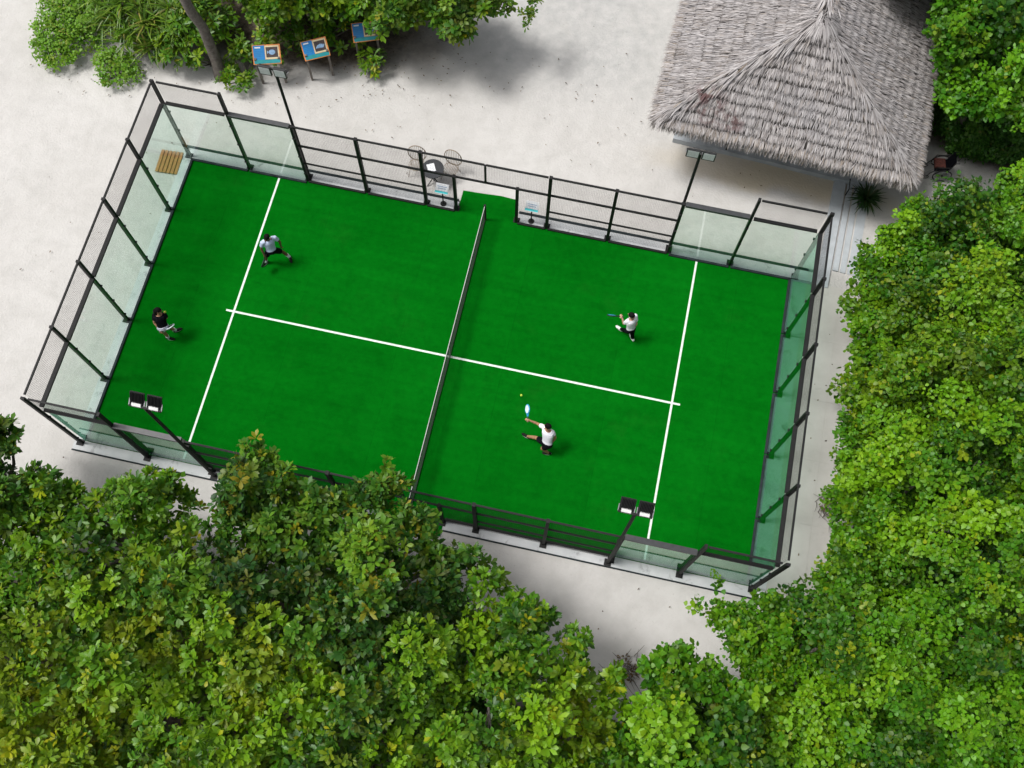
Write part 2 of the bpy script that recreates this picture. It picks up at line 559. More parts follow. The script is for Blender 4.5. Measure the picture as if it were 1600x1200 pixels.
def tag(o, label=None, cat=None, group=None, kind=None):
    if label:
        o['label'] = label
    if cat:
        o['category'] = cat
    if group:
        o['group'] = group
    if kind:
        o['kind'] = kind
    return o


def thing(name, label, cat, loc=(0, 0, 0), rz=0.0, group=None):
    o = bpy.data.objects.new(name, None)
    o.empty_display_size = 0.2
    COL.objects.link(o)
    o.location = loc
    o.rotation_euler = (0, 0, rz)
    return tag(o, label, cat, group)


def copy_tree(o, label=None, loc=None, rz=None, parent=None):
    c = o.copy()
    COL.objects.link(c)
    if parent is not None:
        c.parent = parent
    if label:
        c['label'] = label
    if loc is not None:
        c.location = loc
    if rz is not None:
        c.rotation_euler = (0, 0, rz)
    for ch in [q for q in bpy.data.objects if q.parent == o]:
        copy_tree(ch, parent=c)
    return c


def sheet(name, pts, z, mat, kind='structure', parent=None):
    me = bpy.data.meshes.new(name)
    me.from_pydata([(x, y, z) for x, y in pts], [], [tuple(range(len(pts)))])
    me.materials.append(mat)
    o = link(name, me, parent)
    if kind and parent is None:
        o['kind'] = kind
    return o


def mesh_np(name, V, tris, quads, mat, attrs=None, smooth=True):
    """V (n,3); tris (t,3); quads (q,4); attrs: name -> per-vertex float array"""
    me = bpy.data.meshes.new(name)
    nt_, nq = len(tris), len(quads)
    me.vertices.add(len(V))
    me.vertices.foreach_set('co', np.ascontiguousarray(V, dtype=np.float32).ravel())
    loops = np.concatenate([tris.ravel(), quads.ravel()]).astype(np.int32)
    me.loops.add(len(loops))
    me.loops.foreach_set('vertex_index', loops)
    me.polygons.add(nt_ + nq)
    ls = np.concatenate([np.arange(nt_) * 3, nt_ * 3 + np.arange(nq) * 4]).astype(np.int32)
    me.polygons.foreach_set('loop_start', ls)
    if smooth:
        me.polygons.foreach_set('use_smooth', np.ones(nt_ + nq, dtype=bool))
    me.update(calc_edges=True)
    for k, a in (attrs or {}).items():
        at = me.attributes.new(k, 'FLOAT', 'POINT')
        at.data.foreach_set('value', np.ascontiguousarray(a, dtype=np.float32))
    me.materials.append(mat)
    return me


def nrm(a):
    return a / np.maximum(np.linalg.norm(a, axis=-1, keepdims=True), 1e-9)


def blades(P, D, UP, L, W, sag, shape='leaf'):
    """one leaf per row: base P, axis D, face normal UP; returns V, tris, quads (8 verts a leaf)"""
    n = len(P)
    D = nrm(D)
    Sd = nrm(np.cross(D, UP))
    U = np.cross(Sd, D)
    if shape == 'leaf':
        prof = [(0.0, 0, 0), (0.32, -0.34, 0.05), (0.32, 0, 0), (0.32, 0.34, 0.05),
                (0.70, -0.5, 0.07), (0.70, 0, 0), (0.70, 0.5, 0.07), (1.0, 0, -0.02)]
    elif shape == 'heart':
        prof = [(0.0, 0, 0), (0.16, -0.46, 0.06), (0.2, 0, 0), (0.16, 0.46, 0.06),
                (0.55, -0.46, 0.06), (0.55, 0, 0), (0.55, 0.46, 0.06), (1.0, 0, -0.03)]
    else:
        prof = [(0.0, 0, 0), (0.10, -0.5, 0.1), (0.1, 0, 0), (0.10, 0.5, 0.1),
                (0.6, -0.42, 0.1), (0.6, 0, 0), (0.6, 0.42, 0.1), (1.0, 0, 0)]
    V = np.zeros((n, 8, 3))
    for i, (t, s, h) in enumerate(prof):
        V[:, i] = P + D * (t * L)[:, None] + Sd * (s * W)[:, None] + U * (h * W - sag * L * t * t)[:, None]
    k = (np.arange(n) * 8)[:, None]
    tris = np.concatenate([k + np.array([[0, 2, 1]]), k + np.array([[0, 3, 2]]), k + np.array([[4, 5, 7]]), k + np.array([[5, 6, 7]])])
    quads = np.concatenate([k + np.array([[1, 2, 5, 4]]), k + np.array([[2, 3, 6, 5]])])
    return V.reshape(-1, 3), tris, quads


# ------------------------------------------------------------------ ground
def ground():
    xs = np.concatenate([[-400, -120, -45], np.linspace(-24, 24, 121), [45, 120, 400]])
    ys = np.concatenate([[-400, -120, -45], np.linspace(-18, 22, 101), [45, 120, 400]])
    X, Y = np.meshgrid(xs, ys, indexing='ij')
    Z = np.full_like(X, -0.06)
    for i in range(X.shape[0]):
        for j in range(X.shape[1]):
            x, y = X[i, j], Y[i, j]
            out = max(abs(x) - 12.6, abs(y) - 5.9, 0.0)
            if x > 9 and y > 3:
                out = max(x - 13.0, y - 9.6, 0.0)
            k = min(1.0, out / 1.5)
            Z[i, j] += k * 0.05 * (mnoise.noise(Vector((x * 0.5, y * 0.5, 0))) + 0.5 * mnoise.noise(Vector((x * 1.7, y * 1.7, 3))))
    nx, ny = X.shape
    V = np.stack([X, Y, Z], -1).reshape(-1, 3)
    idx = np.arange(nx * ny).reshape(nx, ny)
    q = np.stack([idx[:-1, :-1], idx[1:, :-1], idx[1:, 1:], idx[:-1, 1:]], -1).reshape(-1, 4)
    o = link('sand_ground', mesh_np('sand_ground', V, np.zeros((0, 3), int), q, M['sand']))
    tag(o, 'pale coral sand around the court', kind='structure')


ground()

# concrete plinth ring round the turf (butted slabs)
pl = bpy.data.objects.new('concrete_plinth', None)
COL.objects.link(pl)
tag(pl, 'pale concrete plinth the court cage stands on', kind='structure')


def plinth_slab(x0, x1, y0, y1, ztop=-0.004):
    MB().box(((x0 + x1) / 2, (y0 + y1) / 2, ztop - 0.1), (x1 - x0, y1 - y0, 0.2)).build('plinth_slab', M['concrete'], pl)


for x0, x1 in ((-10.30, -6.0), (-6.0, -0.97), (1.03, 6.0), (6.0, 10.50)):
    plinth_slab(x0 + 0.006, x1 - 0.006, -5.30, -5.0)
    plinth_slab(x0 + 0.006, x1 - 0.006, 5.0, 5.36)
for y0, y1 in ((-5.0, -1.0), (-1.0, 3.0), (3.0, 5.0)):
    plinth_slab(-10.28, -10.0, y0 + 0.006, y1 - 0.006)
    plinth_slab(10.0, 10.50, y0 + 0.006, y1 - 0.006)
# dark kerb strip behind the far side, dark edging in front of the near side
for x0, x1 in ((-10.3, -1.0), (1.02, 10.5)):
    k = MB().box(((x0 + x1) / 2, 5.40, -0.03), (x1 - x0, 0.075, 0.13)).build('kerb', M['kerb'])
    tag(k, kind='structure')
    k['label'] = 'dark kerb strip behind the far fence, ' + ('left' if x0 < 0 else 'right') + ' of the doorway'
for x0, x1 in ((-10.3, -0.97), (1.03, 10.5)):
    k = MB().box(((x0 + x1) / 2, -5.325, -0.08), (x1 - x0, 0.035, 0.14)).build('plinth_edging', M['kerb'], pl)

turf_pts = [(-10, -5), (-0.95, -5), (-0.95, -5.55), (1.02, -5.5), (1.02, -5), (10, -5), (10, 5),
            (1.0, 5), (0.82, 5.84), (0.3, 5.87), (-0.25, 5.83), (-0.94, 5.80), (-0.95, 5), (-10, 5)]
turf = MB()
nP = len(turf_pts)
turf.v = [(x, y, 0) for x, y in turf_pts] + [(x, y, -0.08) for x, y in turf_pts]
turf.f = [tuple(range(nP))] + [(i, i + nP, (i + 1) % nP + nP, (i + 1) % nP) for i in range(nP)]
turf = turf.build('court_turf', M['turf'])
tag(turf, 'bright green artificial turf of the padel court', kind='structure')
for sx in (-1, 1):
    x = 6.95 * sx
    ln = sheet('service_line', [(x - .032, -4.95), (x + .032, -4.95), (x + .032, 4.95), (x - .032, 4.95)], 0.005, M['line'], parent=turf)
sheet('centre_line', [(-7.2, -.032), (7.2, -.032), (7.2, .032), (-7.2, .032)], 0.0095, M['line'], parent=turf)
MB().box((-10.0, 0, 0), (0.001, 0.001, 0.001))

# concrete path along the right end, and the long steps to the hut
cp = bpy.data.objects.new('concrete_path', None)
COL.objects.link(cp)
tag(cp, 'worn concrete path along the right end of the court', kind='structure')
sheet('path_bed', [(10.5, -6.3), (12.5, -6.3), (12.5, 5.0), (10.5, 5.0)], -0.014, M['path'], parent=cp)
yj = [-6.25, -4.7, -2.86, -0.88, 1.05, 3.05, 4.9]
for i in range(len(yj) - 1):
    for (x0, x1) in ((10.51, 11.563), (11.573, 12.45)):
        y0, y1 = yj[i] + .006, yj[i + 1] - .006
        dz = random.uniform(-.003, .003)
        MB().box(((x0 + x1) / 2, (y0 + y1) / 2, -0.045 + dz), (x1 - x0, y1 - y0, 0.08)).build('paving_slab', M['path'], cp)

st = thing('garden_steps', 'long pale blue grey concrete steps between the court corner and the hut', 'steps', (11.3, 7.2, 0), rad(-2.6))
for i, (x0, x1, z, ya, yb) in enumerate(((-0.42, -0.03, 0.03, -2.3, 1.85), (0.035, 0.21, 0.0, -1.62, 1.75), (0.275, 0.45, -0.03, -1.62, 1.75), (0.515, 0.80, -0.05, -1.62, 1.6))):
    MB().box(((x0 + x1) / 2, (ya + yb) / 2, z - 0.11), (x1 - x0, yb - ya, 0.22)).build('step_slab', M['step'], st)
MB().box((0.2, 0.06, -0.17), (1.2, 3.5, 0.06)).build('step_bed', M['kerb'], st)
hr = thing('handrail', 'short dark metal handrail on the steps beside the spiky plant', 'handrail', (11.38, 8.42, 0))
MB().tube([(0, 0, -.02), (0, 0, .35)], .018, 6).build('post', M['steel'], hr)
MB().tube([(0.24, 0.08, -.02), (0.24, .08, .35)], .018, 6).build('post', M['steel'], hr)
MB().tube([(-.0, .4, .35), (0, 0, .36), (.25, .09, .36)], .018, 6).build('rail', M['steel'], hr)

# ------------------------------------------------------------------ cage: posts, rails, glass, welded mesh
_wire = {}


def wire_mesh(w, h, pitch=0.05, t=0.0028):
    """welded wire panel in its own XZ plane, origin at lower left"""
    key = (round(w, 3), round(h, 3))
    if key not in _wire:
        mb = MB()
        nx, nz = max(1, round(w / pitch)), max(1, round(h / pitch))
        for i in range(1, nx):
            mb.box((w * i / nx, 0, h / 2), (t, t, h))
        for k in range(1, nz):
            mb.box((w / 2, t, h * k / nz), (w, t, t))
        _wire[key] = mb.mesh('mesh_panel', M['wire'])
    return _wire[key]


def put_wire(parent, p, along, w, h):
    o = link('mesh_panel', wire_mesh(w, h), parent, p)
    o.rotation_euler = (0, 0, math.atan2(along[1], along[0]))
    return o


_box = {}


def put_box(name, parent, c, s, mat):
    key = (name, tuple(round(q, 3) for q in s), mat.name)
    if key not in _box:
        _box[key] = MB().box((0, 0, 0), s).mesh(name, mat)
    return link(name, _box[key], parent, c)


def clamp_set(parent, x, y, out):
    for z in (0.5, 1.5, 2.5):
        put_box('glass_clamp', parent, (x - out[0] * 0.03, y - out[1] * 0.03, z), (0.075, 0.075, 0.04), M['steel'])


def end_wall(name, label, X, sgn):
    """sgn: outward direction along x"""
    r = thing(name, label, 'fence', (X, 0, 0))
    px = sgn * 0.07
    for y in (-5, -3, -1, 1, 3, 5):
        yy = y * (1 + (0.07 / 5 if abs(y) == 5 else 0))
        put_box('post', r, (px, yy, 2.03), (0.11, 0.075, 4.06), M['steel'])
        put_box('base_plate', r, (px + sgn * 0.03, yy, 0.012), (0.22, 0.2, 0.02), M['steel'])
        clamp_set(r, px - sgn * .07, yy, (0, 0))
    for i in range(5):
        y0 = -5 + 2 * i
        g = put_box('glass_panel', r, (-sgn * 0.012, y0 + 1, 1.53), (0.012, 1.985, 2.94), M['glass'])
        put_box('top_rail', r, (px, y0 + 1, 4.02), (0.05, 1.92, 0.05), M['steel'])
        put_box('middle_rail', r, (sgn * 0.035, y0 + 1, 3.035), (0.12, 1.92, 0.06), M['steel'])
        put_box('base_rail', r, (-sgn * 0.055, y0 + 1, 0.03), (0.07, 1.96, 0.06), M['kerb'])
        put_wire(r, (px, y0 + .04, 3.06), (0, 1), 1.92, 0.94)
    return r


end_wall('end_fence', 'black steel and glass end fence of the court beside the open white sand', -10, -1)
end_wall('end_fence', 'black steel and glass end fence of the court beside the concrete path', 10, 1)


def side_fence(label, Y, sgn):
    r = thing('side_fence', label, 'fence', (0, Y, 0))
    py = sgn * 0.06
    for s in (-1, 1):
        for x, top, w in ((8, 4.06, 0.075), (6, 3.06, 0.09), (4, 3.06, 0.10), (2, 3.06, 0.10), (1.0, 2.06, 0.09)):
            put_box('post', r, (s * x, py, top / 2), (w, 0.11 if x != 6 else 0.1, top), M['steel'])
            put_box('base_plate', r, (s * x, py + sgn * .04, 0.012), (0.2, 0.2, 0.02), M['steel'])
        for x in (8, 6):
            clamp_set(r, s * x, py - sgn * .06, (0, 0))
        # corner glass bays
        for (xa, xb) in ((8, 10), (6, 8)):
            xm = s * (xa + xb) / 2
            put_box('glass_panel', r, (xm, -sgn * 0.012, 1.53), (1.965, 0.012, 2.94), M['glass'])
            put_box('base_rail', r, (xm, -sgn * 0.055, 0.03), (1.93, 0.07, 0.06), M['kerb'])
        put_box('middle_rail', r, (s * 9.0, sgn * 0.025, 3.035), (1.86, 0.10, 0.06), M['steel'])
        put_box('top_rail', r, (s * 9.0, py, 4.02), (1.86, 0.05, 0.05), M['steel'])
        put_wire(r, (min(s * 8.04, s * 9.96), py, 3.06), (1, 0), 1.92, 0.94)
        put_box('top_beam', r, (s * 7.0, sgn * 0.045, 3.05), (1.9, 0.15, 0.09), M['greysteel'])
        # welded mesh bays
        for (xa, xb) in ((4, 6), (2, 4)):
            xm = s * (xa + xb) / 2
            put_box('top_rail', r, (xm, py, 3.03), (1.9, 0.05, 0.05), M['steel'])
            put_box('middle_rail', r, (xm, py, 2.03), (1.9, 0.055, 0.055), M['steel'])
            put_box('lower_rail', r, (xm, py, 1.03), (1.9, 0.045, 0.045), M['steel'])
            put_box('base_rail', r, (xm, -sgn * 0.01, 0.03), (1.9, 0.07, 0.06), M['steel'])
            for z0, h in ((0.07, 0.94), (1.05, 0.955), (2.06, 0.945)):
                put_wire(r, (xm - 0.95, py + sgn * 0.02, z0), (1, 0), 1.9, h)
        # door-side bay
        xm = s * 1.5
        put_box('middle_rail', r, (xm, py, 2.03), (0.9, 0.055, 0.055), M['steel'])
        put_box('base_rail', r, (xm, -sgn * 0.01, 0.03), (0.9, 0.07, 0.06), M['steel'])
        put_wire(r, (xm - 0.45, py + sgn * 0.02, 0.07), (1, 0), 0.9, 1.94)
        # half of the bay above the doorway
        put_box('top_rail', r, (s * 0.98, py, 3.03), (1.90, 0.05, 0.05), M['steel'])
        put_wire(r, (min(s * 0.03, s * 1.93), py + sgn * 0.02, 2.06), (1, 0), 1.90, 0.945)
    put_box('lintel_rail', r, (0, py, 2.03), (1.9, 0.055, 0.055), M['steel'])
    put_box('short_post', r, (0, py, 2.53), (0.06, 0.07, 0.95), M['steel'])
    return r


side_fence('black steel mesh and glass side fence of the court facing the hut and sand', 5, 1)
side_fence('black steel mesh and glass side fence of the court beside the near trees', -5, -1)

# ------------------------------------------------------------------ net
net = thing('court_net', 'long black net with white top tape across the middle of the court', 'net', (0, 0, 0))
for s in (-1, 1):
    MB().box((0, s * 5.0 - s * 0.1, 0.46), (0.07, 0.07, 0.92)).build('net_post', M['steel'], net)
nb = MB()
for i in range(-110, 111):
    nb.box((0, i * 0.044, 0.45), (0.004, 0.004, 0.80))
for k in range(19):
    nb.box((0.004, 0, 0.06 + k * 0.044), (0.004, 9.7, 0.004))
nb.build('net_mesh', M['netblack'], net)
MB().box((0, 0, 0.885), (0.02, 9.72, 0.055)).build('top_tape', M['tape'], net)
MB().box((0.003, 0, 0.825), (0.03, 9.72, 0.05)).build('dark_band', M['netblack'], net)
MB().box((0, 0, 0.04), (0.016, 9.7, 0.04)).build('bottom_tape', M['netblack'], net)
MB().box((0, 0, 0.43), (0.03, 0.05, 0.84)).build('centre_strap', M['tape'], net)

# ------------------------------------------------------------------ floodlights
def floodlight(label, loc, rz, H, tilt):
  fl = thing('floodlight', label, 'floodlight', loc, rz, 'floodlight masts of the court')
  MB().tube([(0, 0, 0), (0, 0, H)], 0.045, 10).build('pole', M['steel'], fl, True)
  MB().box((0, 0, 0.012), (0.2, 0.2, 0.024)).build('base_plate', M['steel'], fl)
  for z in (0.6, 2.9):
      MB().box((0, 0.045, z), (0.12, 0.09, 0.05)).build('pole_bracket', M['steel'], fl)
  MB().box((0, 0, H + .01), (0.80, 0.055, 0.055)).build('crossbar', M['steel'], fl)
  for s in (-1, 1):
      R = Matrix.Rotation(rad(-tilt), 3, 'X')     # the lens looks along +Y and down
      c0 = Vector((s * 0.215, 0.15, H + .10))
      body = MB().box(c0, (0.36, 0.05, 0.38), R).build('lamp', M['lampbody'], fl)
      mb = MB()
      for i in range(9):
          mb.box(c0 + R @ Vector((-0.14 + 0.035 * i, -0.05, 0.06)), (0.008, 0.05, 0.26), R)
      mb.build('cooling_fin', M['lampbody'], body)['kind'] = 'stuff'
      MB().box(c0 + R @ Vector((0, -0.055, -0.125)), (0.23, 0.055, 0.10), R).build('driver_box', M['whitepaint'], body)
      MB().box(c0 + R @ Vector((0, 0.027, 0)), (0.30, 0.006, 0.30), R).build('lens', M['lens'], body)
      br = MB()
      for q in (-1, 1):
          br.bar((s * 0.215 + q * 0.188, 0, H + .02), c0 + R @ Vector((q * 0.188, 0, 0)), 0.025, 0.012)
      br.build('bracket', M['zinc'], body)


floodlight('tall black floodlight mast with two lamps in front of the blue boards', (-6, 5.19, 0), PI, 5.6, 3)
floodlight('tall black floodlight mast with two lamps in front of the thatched hut', (6, 5.19, 0), PI, 5.6, 3)
floodlight('tall black floodlight mast with two lamps above the nearest left corner of the turf', (-5.9, -5.20, 0), 0, 6.3, 42)
floodlight('tall black floodlight mast with two lamps at the near end of the right service line', (5.92, -5.20, 0), 0, 6.3, 42)

# ------------------------------------------------------------------ thatched hut
HR = rad(-3.2)
hut = thing('thatched_hut', 'open beach hut with a grey thatched hip roof on a pale plinth', 'hut', (8.76, 7.64, 0), HR)
# local frame: x along the front eave, y to the back
EZ, AZ_ = 2.85, 5.75
HW, HD = 4.12, 9.2
AP, AP2 = Vector((-0.20, 2.62, AZ_ - .1)), Vector((-0.22, HD - 2.75, AZ_))
cA, cB, cC, cD = Vector((-HW, 0, EZ)), Vector((HW - 0.22, 0, EZ)), Vector((HW - 0.22, HD, EZ)), Vector((-HW, HD, EZ))
mb = MB()
mb.v = [tuple(q) for q in (cA, cB, cC, cD, AP, AP2)] + [tuple(q - Vector((0, 0, 0.14))) for q in (cA, cB, cC, cD, AP, AP2)]
mb.f = [(0, 1, 4), (1, 2, 5, 4), (2, 3, 5), (3, 0, 4, 5), (6, 10, 7), (7, 10, 11, 8), (8, 11, 9), (9, 11, 10, 6),
        (0, 6, 7, 1), (1, 7, 8, 2), (2, 8, 9, 3), (3, 9, 6, 0)]
mb.build('roof', M['thatch_base'], hut)
roof = [o for o in COL.objects if o.name == 'roof'][0]


def thatch_strands(P, D, UP, L, W, tint, age):
    n = len(P)
    D = nrm(D)
    Sd = nrm(np.cross(D, UP))
    V = np.zeros((n, 5, 3))
    V[:, 0] = P - Sd * W[:, None] * .35
    V[:, 1] = P + Sd * W[:, None] * .35
    mid = P + D * (L * .6)[:, None]
    V[:, 2] = mid - Sd * W[:, None] * .5
    V[:, 3] = mid + Sd * W[:, None] * .5
    V[:, 4] = P + D * L[:, None] - np.array([0, 0, 0.02])
    k = (np.arange(n) * 5)[:, None]
    quads = k + np.array([[0, 1, 3, 2]])
    tris = k + np.array([[2, 3, 4]])
    return V.reshape(-1, 3), tris, quads, {'tint': np.repeat(tint, 5), 'age': np.repeat(age, 5)}


def slope(e0, e1, t0, t1, n, dens=110):
    """courses of thatch from eave e0-e1 up to t0-t1"""
    e0, e1, t0, t1 = [np.array(q) for q in (e0, e1, t0, t1)]
    al = nrm(e1 - e0)
    nn = nrm(np.cross(al, (t0 + t1) / 2 - (e0 + e1) / 2))
    if nn[2] < 0:
        nn = -nn
    down = nrm(np.cross(al, nn))
    if down[2] > 0:
        down = -down
    slen = abs(((t0 + t1) / 2 - (e0 + e1) / 2) @ down)
    for i in range(n):
        u = (i + 0.55) / n
        a, b_ = e0 + (t0 - e0) * u, e1 + (t1 - e1) * u
        Lc = np.linalg.norm(b_ - a)
        m_ = max(10, int(Lc * dens))
        s = np.sort(RNG.random(m_))
        wav = 0.03 * np.sin(s * Lc * 1.3 + i * 2.1) + 0.02 * np.sin(s * Lc * 4.1 + i)
        P = a + (b_ - a) * s[:, None] + down * (RNG.normal(0, 0.022, m_) + wav)[:, None]
        P = P + nn * (0.02 + RNG.random(m_) * 0.03)[:, None]
        fan = (s - .5) * 0.0
        yaw = RNG.normal(0, 0.17, m_)
        # near the hips the strands swing towards the hip line
        edge0 = np.clip(1 - s * Lc / 0.9, 0, 1)
        edge1 = np.clip(1 - (1 - s) * Lc / 0.9, 0, 1)
        h0, h1 = nrm(e0 - t0), nrm(e1 - t1)
        D = down * (1 - 0.75 * (edge0 + edge1))[:, None] + h0 * (0.75 * edge0)[:, None] + h1 * (0.75 * edge1)[:, None]
        D = D + al * yaw[:, None] + nn * (np.abs(RNG.normal(0, .06, m_)) + 0.30)[:, None]
        L = slen / n * RNG.uniform(0.82, 1.16, m_)
        W = RNG.uniform(0.014, 0.031, m_)
        clump = np.array([mnoise.noise(Vector((x * 9.0, i * 3.1, 1.7))) for x in s * Lc])
        tint = np.clip(0.60 + 0.22 * clump + RNG.normal(0, 0.22, m_), 0, 1)
        age = np.clip(RNG.normal(-0.1, 0.2, m_), 0, 0.8)
        if i == 0:
            age = np.clip(RNG.normal(0.1, 0.25, m_), 0, 1)
        V, t, q, at = thatch_strands(P, D, np.broadcast_to(nn, P.shape), L, W, tint, age)
        o = link('thatch_course', mesh_np('thatch_course', V, t, q, M['thatch'], at, False), roof)
    # ragged eave fringe
    Lc = np.linalg.norm(e1 - e0)
    m_ = int(Lc * 260)
    s = RNG.random(m_)
    lay = RNG.random(m_)
    P = e0 + (e1 - e0) * s[:, None] + np.array([0, 0, 1.0]) * (0.06 - lay * 0.20)[:, None] - down * (0.10 + 0.12 * lay)[:, None]
    D = down + al * RNG.normal(0, .2, m_)[:, None] + np.array([0, 0, -1.0]) * (0.5 * lay)[:, None]
    tint = np.clip(0.58 - 0.5 * lay + RNG.normal(0, .22, m_), 0, 1)
    age = np.clip(0.0 + 0.5 * lay + RNG.normal(0, .2, m_), 0, 1)
    V, t, q, at = thatch_strands(P, D, np.broadcast_to(nn, P.shape), RNG.uniform(.26, .52, m_), RNG.uniform(.014, .03, m_), tint, age)
    link('eave_fringe', mesh_np('eave_fringe', V, t, q, M['thatch'], at, False), roof)


slope(cA, cB, AP, AP, 13, 115)
slope(cB, cC, AP, AP2, 15)
slope(cD, cA, AP2, AP, 15)
slope(cC, cD, AP2, AP2, 10, 40)


def hip_strands(lo, hi, m_):
    lo, hi = np.array(lo), np.array(hi)
    d = nrm(lo - hi)
    s = RNG.random(m_)
    side = nrm(np.cross(d, np.array([0, 0, 1.0])))
    off = RNG.normal(0, .5, m_)
    P = hi + (lo - hi) * (s * 0.97)[:, None] + side * (off * 0.26)[:, None] + np.array([0, 0, 1.0]) * (0.13 - np.abs(off) * .16)[:, None]
    D = d + side * (off * 0.55 + RNG.normal(0, .12, m_))[:, None] + np.array([0, 0, -1.0]) * (np.abs(off) * .3 - 0.06)[:, None]
    tint = np.clip(0.58 + RNG.normal(0, .25, m_), 0, 1)
    age = np.clip(RNG.normal(-.1, .2, m_), 0, .7)
    up = np.broadcast_to(np.array([0, 0, 1.0]), P.shape)
    V, t, q, at = thatch_strands(P, D, up, RNG.uniform(.28, .5, m_), RNG.uniform(.02, .042, m_), tint, age)
    link('hip_thatch', mesh_np('hip_thatch', V, t, q, M['thatch'], at, False), roof)


for lo in (cA, cB):
    hip_strands(lo, AP, 620)
for lo in (cC, cD):
    hip_strands(lo, AP2, 700)
hip_strands(AP + Vector((0, -0.1, 0)), AP2, 260)
# crown tuft at the ridge end
m_ = 200
an = RNG.random(m_) * 2 * PI
rr = np.sqrt(RNG.random(m_)) * 0.35
P = np.array(AP) + np.stack([np.cos(an) * rr, np.sin(an) * rr, 0.14 - rr * .3], -1)
D = np.stack([np.cos(an), np.sin(an), -0.45 - rr], -1)
V, t, q, at = thatch_strands(P, D, np.broadcast_to(np.array([0, 0, 1.0]), P.shape), RNG.uniform(.35, .6, m_), RNG.uniform(.016, .034, m_), np.clip(.7 + RNG.normal(0, .2, m_), 0, 1), np.zeros(m_))
link('crown_thatch', mesh_np('crown_thatch', V, t, q, M['thatch'], at, False), roof)
# body under the roof
MB().box((0.0, 5.0, 0.03), (6.75, 7.25, 0.22)).build('plinth', M['step'], hut)
for x in (-3.1, -1.05, 1.05, 3.1):
    for y in (1.75, 8.2):
        MB().tube([(x, y, .14), (x, y, 3.5)], 0.075, 10).build('post', M['timber'], hut, True)
MB().box((0, 8.3, 1.35), (6.3, 0.12, 2.4)).build('back_wall', M['stone'], hut)
for s in (-1, 1):
    MB().box((s * 3.15, 5.2, 1.35), (0.12, 5.9, 2.4)).build('side_wall', M['stone'], hut)
MB().box((0, 2.3, 0.65), (4.6, 0.5, 1.0)).build('counter', M['timber'], hut)
MB().box((0, 1.75, 2.95), (6.5, 0.12, 0.14)).build('front_beam', M['timber'], hut)
tp = thing('standpipe', 'small dark standpipe in front of the hut plinth', 'tap', (7.26, 9.16, 0))
MB().tube([(0, 0, -.05), (0, 0, .42)], .025, 8).build('pipe', M['steel'], tp)
MB().tube([(0, 0, .40), (0, -.12, .40), (0, -.14, .34)], .018, 6).build('spout', M['steel'], tp)
MB().box((0, 0, 0.44), (.1, .02, .02)).build('handle', M['steel'], tp)

# ------------------------------------------------------------------ furniture north of the court
tb = thing('cafe_table', 'round charcoal table outside the fence with a white sheet on it', 'table', (-1.97, 5.97, -0.06))
MB().tube([(0, 0, .72), (0, 0, .75)], .36, 28).build('tabletop', M['tablegrey'], tb, True)
MB().tube([(0, 0, .05), (0, 0, .72)], .03, 8).build('stem', M['steel'], tb, True)
for k in range(4):
    a = PI / 4 + k * PI / 2 + 0.2
    MB().tube([(0, 0, .25), (.2 * math.cos(a), .2 * math.sin(a), .1), (.31 * math.cos(a), .31 * math.sin(a), 0.01)], .016, 6).build('leg', M['steel'], tb)
pp = MB().box((0, 0, 0.004), (0.25, 0.30, 0.006), Matrix.Rotation(rad(28), 3, 'Z')).build('menu_sheet', M['paper'])
pp.location = (-2.03, 5.99, 0.69)
tag(pp, 'white sheet of paper lying on the round charcoal table', 'paper')


def wire_chair():
    r = thing('wire_chair', 'round backed wire chair on the left of the charcoal table', 'chair', (-2.60, 6.20, -0.06), rad(4), 'wire chairs at the charcoal table')
    # faces -y; seat bowl and tall oval back
    b_ = MB()
    ring = [(0.30 * math.cos(t), 0.22 + 0.10 * math.sin(t) * 0.4 + 0.02, 0.72 + 0.36 * math.sin(t)) for t in np.linspace(0, 2 * PI, 28, endpoint=False)]
    b_.tube(ring, 0.016, 6, close=True)
    b_.build('back_rim', M['chairwire'], r, True)
    for k in range(-4, 5):
        x = k * 0.062
        hh = math.sqrt(max(0, 1 - (x / .30) ** 2)) * .36
        w = MB()
        w.tube([(x, 0.24 + 0.04 * hh / .36, 0.72 + hh), (x * .95, 0.26, .62), (x * .85, 0.17, 0.42), (x * .8, -0.02, 0.39), (x * .85, -0.22, 0.42)], .009, 5)
        w.build('wire', M['chairwire'], r)
    sr = [(0.25 * math.cos(t), -0.02 + 0.22 * math.sin(t), 0.42) for t in np.linspace(0, 2 * PI, 24, endpoint=False)]
    MB().tube(sr, .009, 6, close=True).build('seat_rim', M['chairwire'], r, True)
    for sx, sy in ((-1, -1), (1, -1), (-1, 1), (1, 1)):
        MB().tube([(sx * .17, -.02 + sy * .15, .42), (sx * .25, -.02 + sy * .24, 0.0)], .009, 6).build('leg', M['chairwire'], r)
    return r


ch = wire_chair()
copy_tree(ch, 'round backed wire chair on the right of the charcoal table', (-1.47, 6.30, -0.06), rad(-9))


